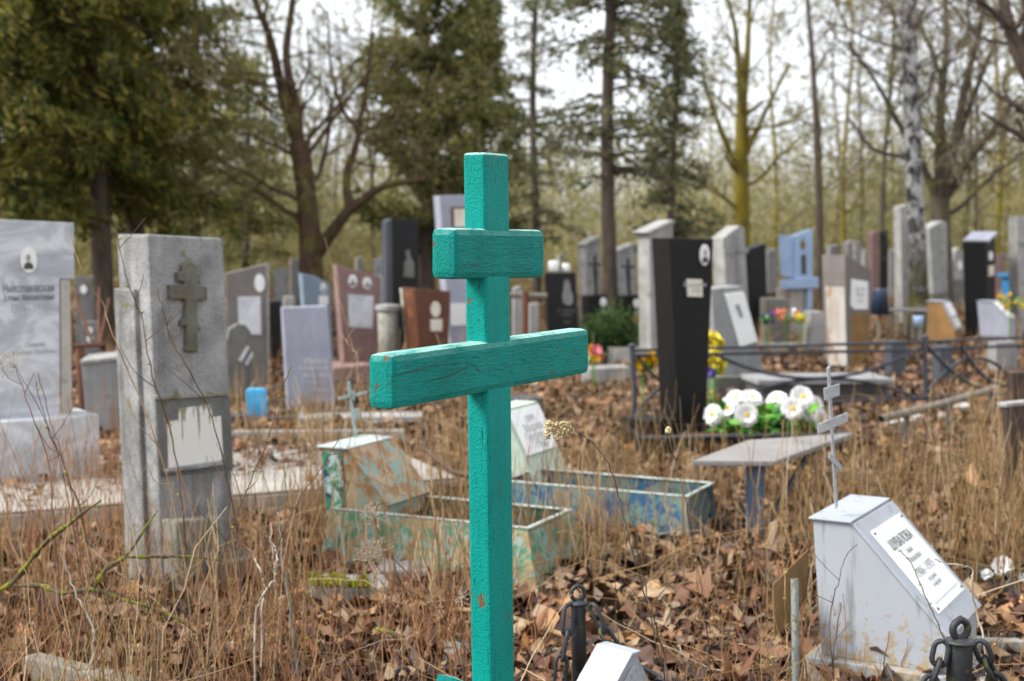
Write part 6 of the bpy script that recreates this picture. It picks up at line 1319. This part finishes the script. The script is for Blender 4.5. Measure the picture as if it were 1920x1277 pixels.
for (n, y0, y1, hr, wr) in ((5000, 3.6, 9, (0.05, 0.22), (0.0009, 0.0022)), (9000, 8, 20, (0.05, 0.19), (0.002, 0.005)), (9000, 16, 40, (0.15, 0.5), (0.006, 0.014))):
    x, y = wedge(n, y0, y1, rg); n = len(x); H = rg.uniform(*hr, n); a = rg.uniform(0, 6.28, n); k = rg.uniform(0.1, 0.9, n); s = np.linspace(0, 1, 4)
    C = np.zeros((n, 4, 3)); C[:, :, 0] = x[:, None] + np.cos(a)[:, None] * (H * k)[:, None] * s ** 2; C[:, :, 1] = y[:, None] + np.sin(a)[:, None] * (H * k)[:, None] * s ** 2; C[:, :, 2] = hgt(x, y)[:, None] + H[:, None] * s * (1 - 0.35 * k[:, None] * s)
    sd_ = np.stack([-np.sin(a + 0.6), np.cos(a + 0.6), 0 * a], -1)[:, None, :]; W_ = rg.uniform(*wr, n)[:, None, None] * np.array([1, 0.9, 0.65, 0.15])[None, :, None]
    V = np.stack([C - sd_ * W_, C + sd_ * W_], 2).reshape(n, 8, 3); idx = np.arange(n)[:, None, None] * 8; Q = idx + np.array([[0, 1, 3, 2], [2, 3, 5, 4], [4, 5, 7, 6]])[None]
    p.add(V.reshape(-1, 3), Q.reshape(-1, 4))
o = p.build('dry_grass', M['dry_grass'], None, False); tag(o, 'short dead grass between the fallen leaves', 'dry grass', None, 'stuff')
# fallen twigs in the litter
x, y = wedge(900, 3.4, 12, rg); n = len(x); a = rg.uniform(0, 6.28, n); ln = rg.uniform(0.08, 0.4, n); s = np.linspace(-0.5, 0.5, 5)
C = np.zeros((n, 5, 3)); C[:, :, 0] = x[:, None] + np.cos(a)[:, None] * ln[:, None] * s; C[:, :, 1] = y[:, None] + np.sin(a)[:, None] * ln[:, None] * s; C[:, :, 2] = hgt(x, y)[:, None] + 0.04 + rg.normal(0, 0.012, (n, 5)) + (rg.normal(0, 0.35, n) * ln)[:, None] * (s + 0.5)
y2 = rg.uniform(3.8, 6.8, 150); x2 = rg.uniform(-1, 1, 150) * (0.4 * y2 + 0.5); a2 = rg.uniform(0, 6.28, 150); l2 = rg.uniform(0.25, 0.8, 150); s2 = np.linspace(-0.5, 0.5, 8); C2 = np.zeros((150, 8, 3))
C2[:, :, 0] = x2[:, None] + np.cos(a2)[:, None] * l2[:, None] * s2 + rg.normal(0, 0.008, (150, 8)); C2[:, :, 1] = y2[:, None] + np.sin(a2)[:, None] * l2[:, None] * s2; C2[:, :, 2] = 0.03 + (rg.uniform(0, 0.55, 150) * l2)[:, None] * (s2 + 0.5) - (rg.uniform(-0.2, 0.6, 150) * l2)[:, None] * (s2 ** 2 - 0.25) + rg.normal(0, 0.006, (150, 8))
p = Pile(); V, q = tubes(C2, rg.uniform(0.0012, 0.0030, 150)[:, None] * np.linspace(1, 0.4, 8)[None], 4); p.add(V, q)
V, q = tubes(C, rg.uniform(0.0015, 0.0045, n)[:, None] * np.linspace(1, 0.5, 5)[None], 4); p.add(V, q); o = p.build('fallen_twigs', M['dry_stem'], None, True); tag(o, 'small fallen twigs scattered over the dead leaves', 'twigs', None, 'stuff')

# single stalks that stand out in front
def stalk(label, pts, Y, r, mat, budm=None, name='bare_stalk', cat='plant', sides=6, twigs=0, ground=True, group=None, seed=1):
    rng = np.random.default_rng(seed); W = [at_y(u, v, Y + 0.03 * math.sin(3 * i + seed)) for i, (u, v) in enumerate(pts)]
    if ground and W[-1].z > 0.02:
        d = W[-1] - W[-2]; d.z = min(d.z, -0.02); k = min(2.5, (W[-1].z + 0.03) / -d.z); g_ = W[-1] + d * k * 0.6; g_.z = -0.03; W.append(g_)
    base = Vector((W[-1].x, W[-1].y, 0)); o = empty(name, base); tag(o, label, cat, group)
    C = smooth_path([w_ - base for w_ in W], 5 * len(W)); C[1:-1] += rng.normal(0, r * 0.6, C[1:-1].shape); pi = Pile(); pi.tube(C, np.linspace(r * 0.45, r, len(C)), sides); pi.build('stem', mat, o)
    if budm:
        for i in range(1, len(C) - 8, 5):
            bm = lathe([(r * 0.5, -r), (r * 1.1, r * 0.4), (r * 0.95, r * 1.7), (r * 0.25, r * 2.8)], 7); ob = obj('bud', bm, budm, o, True); ob.location = C[i] + np.array([r * 1.1 * (1 if i % 2 else -1), -r * 0.4, 0]); ob.rotation_euler = (rad(20), rad(40 if i % 2 else -40), 0)
    for k in range(twigs):
        i = int(rng.integers(2, len(C) - 6)); d = np.array([rng.choice([-1, 1]) * rng.uniform(0.4, 0.9), rng.normal(0, 0.2), rng.uniform(0.5, 1.0)]); d /= np.linalg.norm(d); L = rng.uniform(0.06, 0.2)
        pi = Pile(); pi.tube(smooth_path([C[i], C[i] + d * L * 0.5 + rng.normal(0, 0.01, 3), C[i] + d * L + np.array([0, 0, 0.02])], 6), np.linspace(r * 0.5, r * 0.25, 6), 4); pi.build('side_twig', mat, o)
    return o
tw = [
 ('long tan stalk crossing the marble headstone edge and leaning onto the concrete pillar', ((130, 435), (155, 510), (190, 566), (214, 635), (245, 706), (290, 820), (330, 960), (352, 1110)), 4.4, 0.0030, 'twig_tan'),
 ('brown stalk rising across the left face of the concrete pillar', ((218, 430), (240, 530), (264, 590), (285, 700), (325, 830), (345, 980), (350, 1100)), 4.6, 0.0034, 'twig_dark'),
 ('kinked dark twig crossing the relief cross side of the concrete pillar', ((294, 545), (305, 580), (320, 640), (340, 670), (380, 740), (410, 830), (440, 970), (450, 1100)), 4.3, 0.0028, 'twig_dark'),
 ('arched twig right of the concrete pillar pointing at slate headstone', ((546, 688), (525, 740), (500, 830), (470, 900), (420, 1030), (400, 1150)), 4.2, 0.0026, 'twig_dark'),
 ('grey brown twig below slate headstone', ((645, 790), (620, 850), (560, 940), (510, 1060), (495, 1200)), 4.2, 0.0024, 'twig_dark'),
 ('thin pale stalk rising between blue and pink headstones', ((608, 444), (628, 520), (645, 590), (660, 650), (672, 700)), 7.0, 0.0045, 'twig_tan'),
 ('forked pale stalk crossing the pink headstone foot', ((640, 625), (655, 650), (668, 690), (690, 760), (720, 880), (735, 960)), 6.4, 0.0038, 'twig_tan'),
 ('dark curved stalk at the far left edge of marble pedestal', ((68, 715), (88, 800), (110, 850), (130, 900), (160, 1000), (180, 1130)), 4.4, 0.003, 'twig_dark'),
 ('purple brown stalk in front of marble pedestal', ((30, 690), (60, 780), (90, 860), (100, 960), (110, 1100)), 4.5, 0.003, 'twig_red'),
 ('second purple brown stalk in front of marble pedestal', ((72, 700), (95, 790), (115, 850), (140, 960), (160, 1120)), 4.7, 0.003, 'twig_red'),
 ('thick tan cane left of the teal post', ((824, 868), (830, 960), (834, 1060), (838, 1130)), 5.2, 0.0080, 'twig_tan'),
 ('pair cane of yellow tan close to the peeling green planter', ((796, 770), (806, 860), (816, 980), (822, 1090), (826, 1180)), 5.0, 0.0062, 'twig_tan'),
 ('grey green cane left of the mossy block', ((520, 960), (530, 1060), (545, 1160), (556, 1260)), 4.4, 0.0055, 'steel'),
 ('grey upright cane beside the grey green one', ((508, 980), (515, 1080), (522, 1180), (525, 1270)), 4.6, 0.0045, 'twig_pale'),
 ('dark red twig leaning right of the teal post down to low grey monument', ((1175, 940), (1190, 1000), (1205, 1080), (1222, 1150), (1245, 1230), (1252, 1290)), 4.2, 0.0038, 'twig_dark'),
 ('bleached pale twig standing before the concrete pillar foot', ((115, 1040), (130, 1080), (150, 1130), (175, 1185), (170, 1240), (168, 1290)), 4.0, 0.0045, 'twig_pale'),
 ('bleached curved twig right of the pillar foot', ((497, 996), (512, 1020), (520, 1055), (515, 1085), (500, 1105), (480, 1150), (478, 1230)), 4.3, 0.0042, 'twig_pale'),
 ('pale hooked stick in the leaves left of the mossy block', ((456, 1020), (475, 1045), (490, 1075), (495, 1090), (492, 1160)), 4.5, 0.005, 'twig_pale'),
]
for i, (lb, pts, Yd, r, m) in enumerate(tw): stalk(lb, pts, Yd, r, M[m], M['bud'] if m == 'twig_dark' and i % 2 else None, twigs=0 if r > 0.004 else 4, seed=i + 1)
stalk('bud bearing twig crossing the plaque of the grey metal monument', ((1684, 1031), (1700, 1045), (1715, 1068), (1728, 1100), (1745, 1140), (1765, 1185), (1785, 1240), (1800, 1290)), 4.05, 0.0024, M['twig_dark'], M['bud'], seed=41)
stalk('bleached kinked twig in front of the right side of grey metal monument', ((1753, 1049), (1775, 1056), (1800, 1060), (1822, 1068), (1821, 1100), (1832, 1150), (1845, 1200), (1850, 1260)), 4.1, 0.0034, M['twig_pale'], None, seed=42)
stalk('curved dark twig in front of the grey monument side', ((1607, 1021), (1588, 1040), (1572, 1090), (1558, 1140), (1556, 1210), (1566, 1290)), 4.1, 0.0022, M['twig_dark'], None, twigs=3, seed=43)
stalk('short straight dark twig in front of the grey monument side', ((1577, 1130), (1570, 1180), (1562, 1240), (1565, 1300)), 4.1, 0.0024, M['twig_dark'], None, twigs=1, seed=44)
stalk('dark twig at the plinth of the grey metal monument', ((1668, 1184), (1660, 1230), (1650, 1290)), 4.0, 0.0026, M['twig_dark'], None, seed=45)
stalk('budding sapling left of the rusty plate stake', ((1471, 1065), (1472, 1120), (1474, 1180), (1478, 1230), (1482, 1290)), 4.2, 0.003, M['twig_tan'], M['bud'], twigs=2, seed=46)
stalk('second budding sapling at the foot of the rusty plate stake', ((1444, 1228), (1450, 1250), (1460, 1300)), 4.1, 0.003, M['twig_tan'], M['bud'], twigs=2, seed=47)
stalk('red brown twig right of rusty plate stake', ((1502, 1085), (1502, 1160), (1505, 1220), (1514, 1290)), 4.3, 0.003, M['twig_red'], None, seed=48)
stalk('red twig over the white kerb at the right edge', ((1896, 1165), (1880, 1190), (1860, 1215), (1850, 1260)), 4.0, 0.0028, M['twig_red'], M['bud'], twigs=2, seed=49)
for i, (u0, v0, dx, Yd, m, lb) in enumerate((
    (1140, 1010, 30, 4.6, 'twig_dark', 'thin budding twig rising behind the low grey monument'), (1300, 1040, 20, 4.4, 'twig_red', 'thin red budding twig in bare leaves below the table leg'),
    (1390, 990, -30, 4.7, 'twig_dark', 'dark budding twig in front of the blue peeling flower bed corner'), (1420, 1110, 14, 4.2, 'twig_tan', 'short budding twig left of the rusty plate'),
    (650, 985, -20, 4.4, 'twig_dark', 'dark budding twig before the left end of the green peeling flower bed'), (560, 1060, 26, 4.3, 'twig_tan', 'tan budding twig just left of the mossy block'),
    (400, 1080, -24, 4.2, 'twig_red', 'red budding twig between concrete pillar foot and mossy block'), (255, 1120, 30, 4.3, 'twig_dark', 'dark budding twig below the mossy fallen branch'),
    (20, 1000, 26, 4.4, 'twig_red', 'red budding twig at the far left edge behind the mossy branch'))):
    stalk(lb, ((u0, v0), (u0 + dx * 0.3 + 4, v0 + 70), (u0 + dx * 0.5, v0 + 150), (u0 + dx, v0 + 240)), Yd, 0.0022, M[m], M['bud'], twigs=3, seed=70 + i, group='budding twigs in the front leaf litter')

# dry yarrow
o = stalk('dry yarrow with drooping cream flower head right of the teal post', ((1076, 806), (1098, 820), (1120, 840), (1140, 868), (1158, 918), (1172, 978), (1190, 1050), (1215, 1140), (1238, 1240), (1250, 1300)), 3.3, 0.0022, M['twig_dark'], None, name='yarrow', seed=51)
bl = Vector(o.location); rg = np.random.default_rng(9)
hp = Pile()
for (u, v, ru, rv, n) in ((1031, 800, 10, 13, 130), (1026, 815, 6, 9, 60), (1044, 806, 7, 16, 110), (1043, 820, 5, 6, 40), (1060, 800, 13, 12, 170), (1066, 808, 11, 8, 100), (1052, 814, 8, 8, 60)):
    c0 = at_y(u, v, 3.29) - bl; s = 3.3 / F
    a = rg.normal(0, 1, (n, 3)); a = norm(a) * rg.uniform(0.6, 1.0, (n, 1)); c = np.array(c0) + a * np.array([ru * s, ru * s * 0.9, rv * s])
    octa = np.array([[1, 0, 0], [-1, 0, 0], [0, 1, 0], [0, -1, 0], [0, 0, 1], [0, 0, -1]]) * 0.0025; T = np.array([[0, 2, 4], [2, 1, 4], [1, 3, 4], [3, 0, 4], [2, 0, 5], [1, 2, 5], [3, 1, 5], [0, 3, 5]])
    hp.add((c[:, None] + octa[None] * rg.uniform(0.7, 1.3, (n, 1, 1))).reshape(-1, 3), None, (np.arange(n)[:, None, None] * 6 + T[None]).reshape(-1, 3))
hp.build('flower_head', M['yarrow_head'], o, False)
o = stalk('small dry yarrow with tiny cream tip in front of the dark planter', ((1253, 808), (1256, 830), (1268, 870), (1285, 940), (1300, 1020), (1318, 1120), (1330, 1240)), 3.9, 0.0020, M['twig_dark'], None, name='yarrow', twigs=2, seed=52)
c0 = at_y(1253, 807, 3.9) - Vector(o.location); n = 60; c = np.array(c0) + norm(rg.normal(0, 1, (n, 3))) * np.array([0.007, 0.007, 0.009])
hp = Pile(); hp.add((c[:, None] + octa[None]).reshape(-1, 3), None, (np.arange(n)[:, None, None] * 6 + T[None]).reshape(-1, 3)); hp.build('flower_head', M['yarrow_head'], o, False)
def umbel(label, u, v, Yd, pts, r, n, tilt, seed):
    o = stalk(label, pts, Yd, 0.0019, M['twig_dark'], None, name='umbel_plant', seed=seed); bl = Vector(o.location); rg = np.random.default_rng(seed); c0 = np.array(at_y(u, v, Yd) - bl); p = Pile()
    for i in range(n):
        d = rg.normal(0, 0.75, 3) + np.array(tilt); d /= np.linalg.norm(d); e_ = c0 + d * r * rg.uniform(0.7, 1.0); m = (c0 + e_) / 2 + rg.normal(0, r * 0.08, 3) + np.array(tilt) * r * 0.05
        p.tube(smooth_path([c0, m, e_], 5), np.linspace(0.0008, 0.0005, 5), 3)
        for k in range(5):
            dd = d + rg.normal(0, 0.6, 3); dd /= np.linalg.norm(dd); p.tube([e_, e_ + dd * r * 0.16, e_ + dd * r * 0.3], [0.0005, 0.0005, 0.0007], 3)
    p.build('umbel', M['twig_pale'], o)
umbel('dry skeleton umbel opening left above the mossy block', 700, 1050, 3.9, ((700, 1050), (712, 1070), (740, 1092), (800, 1130), (850, 1185), (890, 1250)), 0.055, 34, (-0.5, 0, 0.75), 61)
umbel('smaller dry umbel just above the bigger skeleton umbel', 702, 972, 4.0, ((702, 972), (712, 1000), (740, 1050), (775, 1085), (830, 1150), (860, 1230)), 0.04, 22, (0.1, 0, 0.9), 62)
umbel('tiny dry umbel touching left side of the teal post', 866, 1120, 3.8, ((866, 1120), (868, 1140), (864, 1200), (870, 1280)), 0.022, 14, (0.1, 0, 0.9), 63)
umbel('dry seed umbel at the far left edge', 30, 690, 4.4, ((30, 690), (48, 720), (90, 800), (120, 900), (150, 1080)), 0.05, 20, (-0.4, 0, 0.6), 64)
# mossy fallen branch
e = at_y(180, 1100, 4.5); base = Vector((e.x, e.y, 0)); o = empty('mossy_branch', base); tag(o, 'fallen branch covered in yellow green moss at lower left', 'branch')
for L in (((0, 1106, 4.5, 0.014), (28, 1088, 4.5, 0.013), (70, 1035, 4.45, 0.013), (98, 1006, 4.4, 0.014), (128, 984, 4.4, 0.012), (158, 960, 4.4, 0.010), (190, 938, 4.4, 0.004)),
          ((30, 1098, 4.5, 0.010), (78, 1098, 4.45, 0.012), (115, 1112, 4.4, 0.011), (175, 1106, 4.4, 0.015), (230, 1124, 4.4, 0.012), (285, 1140, 4.4, 0.008), (340, 1165, 4.4, 0.008), (375, 1195, 4.4, 0.006)),
          ((175, 1106, 4.4, 0.012), (198, 1068, 4.4, 0.012), (232, 1046, 4.4, 0.011), (252, 1022, 4.4, 0.009), (275, 985, 4.4, 0.006), (296, 958, 4.4, 0.004)), ((238, 1045, 4.4, 0.008), (300, 1044, 4.42, 0.008), (360, 1044, 4.45, 0.006), (420, 1052, 4.5, 0.003))):
    P = smooth_path([at_y(u, v, d) - base for u, v, d, r in L], 6 * len(L)); R = np.interp(np.linspace(0, 1, len(P)), np.linspace(0, 1, len(L)), [q[3] * 0.62 for q in L]) * (1 + 0.25 * np.random.default_rng(5).normal(0, 1, len(P)))
    pi = Pile(); pi.tube(P, np.abs(R), 8); pi.build('limb', M['moss_twig'], o)
a = at_z(780, 1222, 0.05); c = at_z(705, 1180, 0.09)
pipe('fallen_stick', 'pale lichen spotted stick lying beside the iron ring left of teal cross', 'stick', [a, (a + c) / 2 + Vector((0, 0, 0.02)), c], 0.009, M['moss_twig'])
a = at_z(820, 1140, 0.05); c = at_z(1060, 1192, 0.06)
pipe('fallen_stick', 'long pale stick lying in leaves behind the teal post', 'stick', [a, (a + c) / 2 + Vector((0, 0.02, 0.02)), c], 0.010, M['twig_tan'])
a = at_z(810, 850, 0.15); c = at_z(885, 905, 0.10)
pipe('fallen_stick', 'dark branch sticking out behind the teal post above the green planter', 'stick', [at_y(800, 845, 6.9), at_y(850, 885, 6.7), at_y(900, 905, 6.6), Vector((at_y(960, 940, 6.6).x, 6.6, 0.0))], 0.014, M['twig_dark'])

# lettering becomes plain mesh
dg = bpy.context.evaluated_depsgraph_get(); dg.update()
for o in [q for q in S.objects if q.type == 'FONT']:
    me = bpy.data.meshes.new_from_object(o.evaluated_get(dg)); n = bpy.data.objects.new('inscription', me); COL.objects.link(n)
    n.parent = o.parent; n.location = o.location; n.rotation_euler = o.rotation_euler; n.scale = o.scale
    if not me.materials: me.materials.append(o.data.materials[0])
    bpy.data.objects.remove(o)
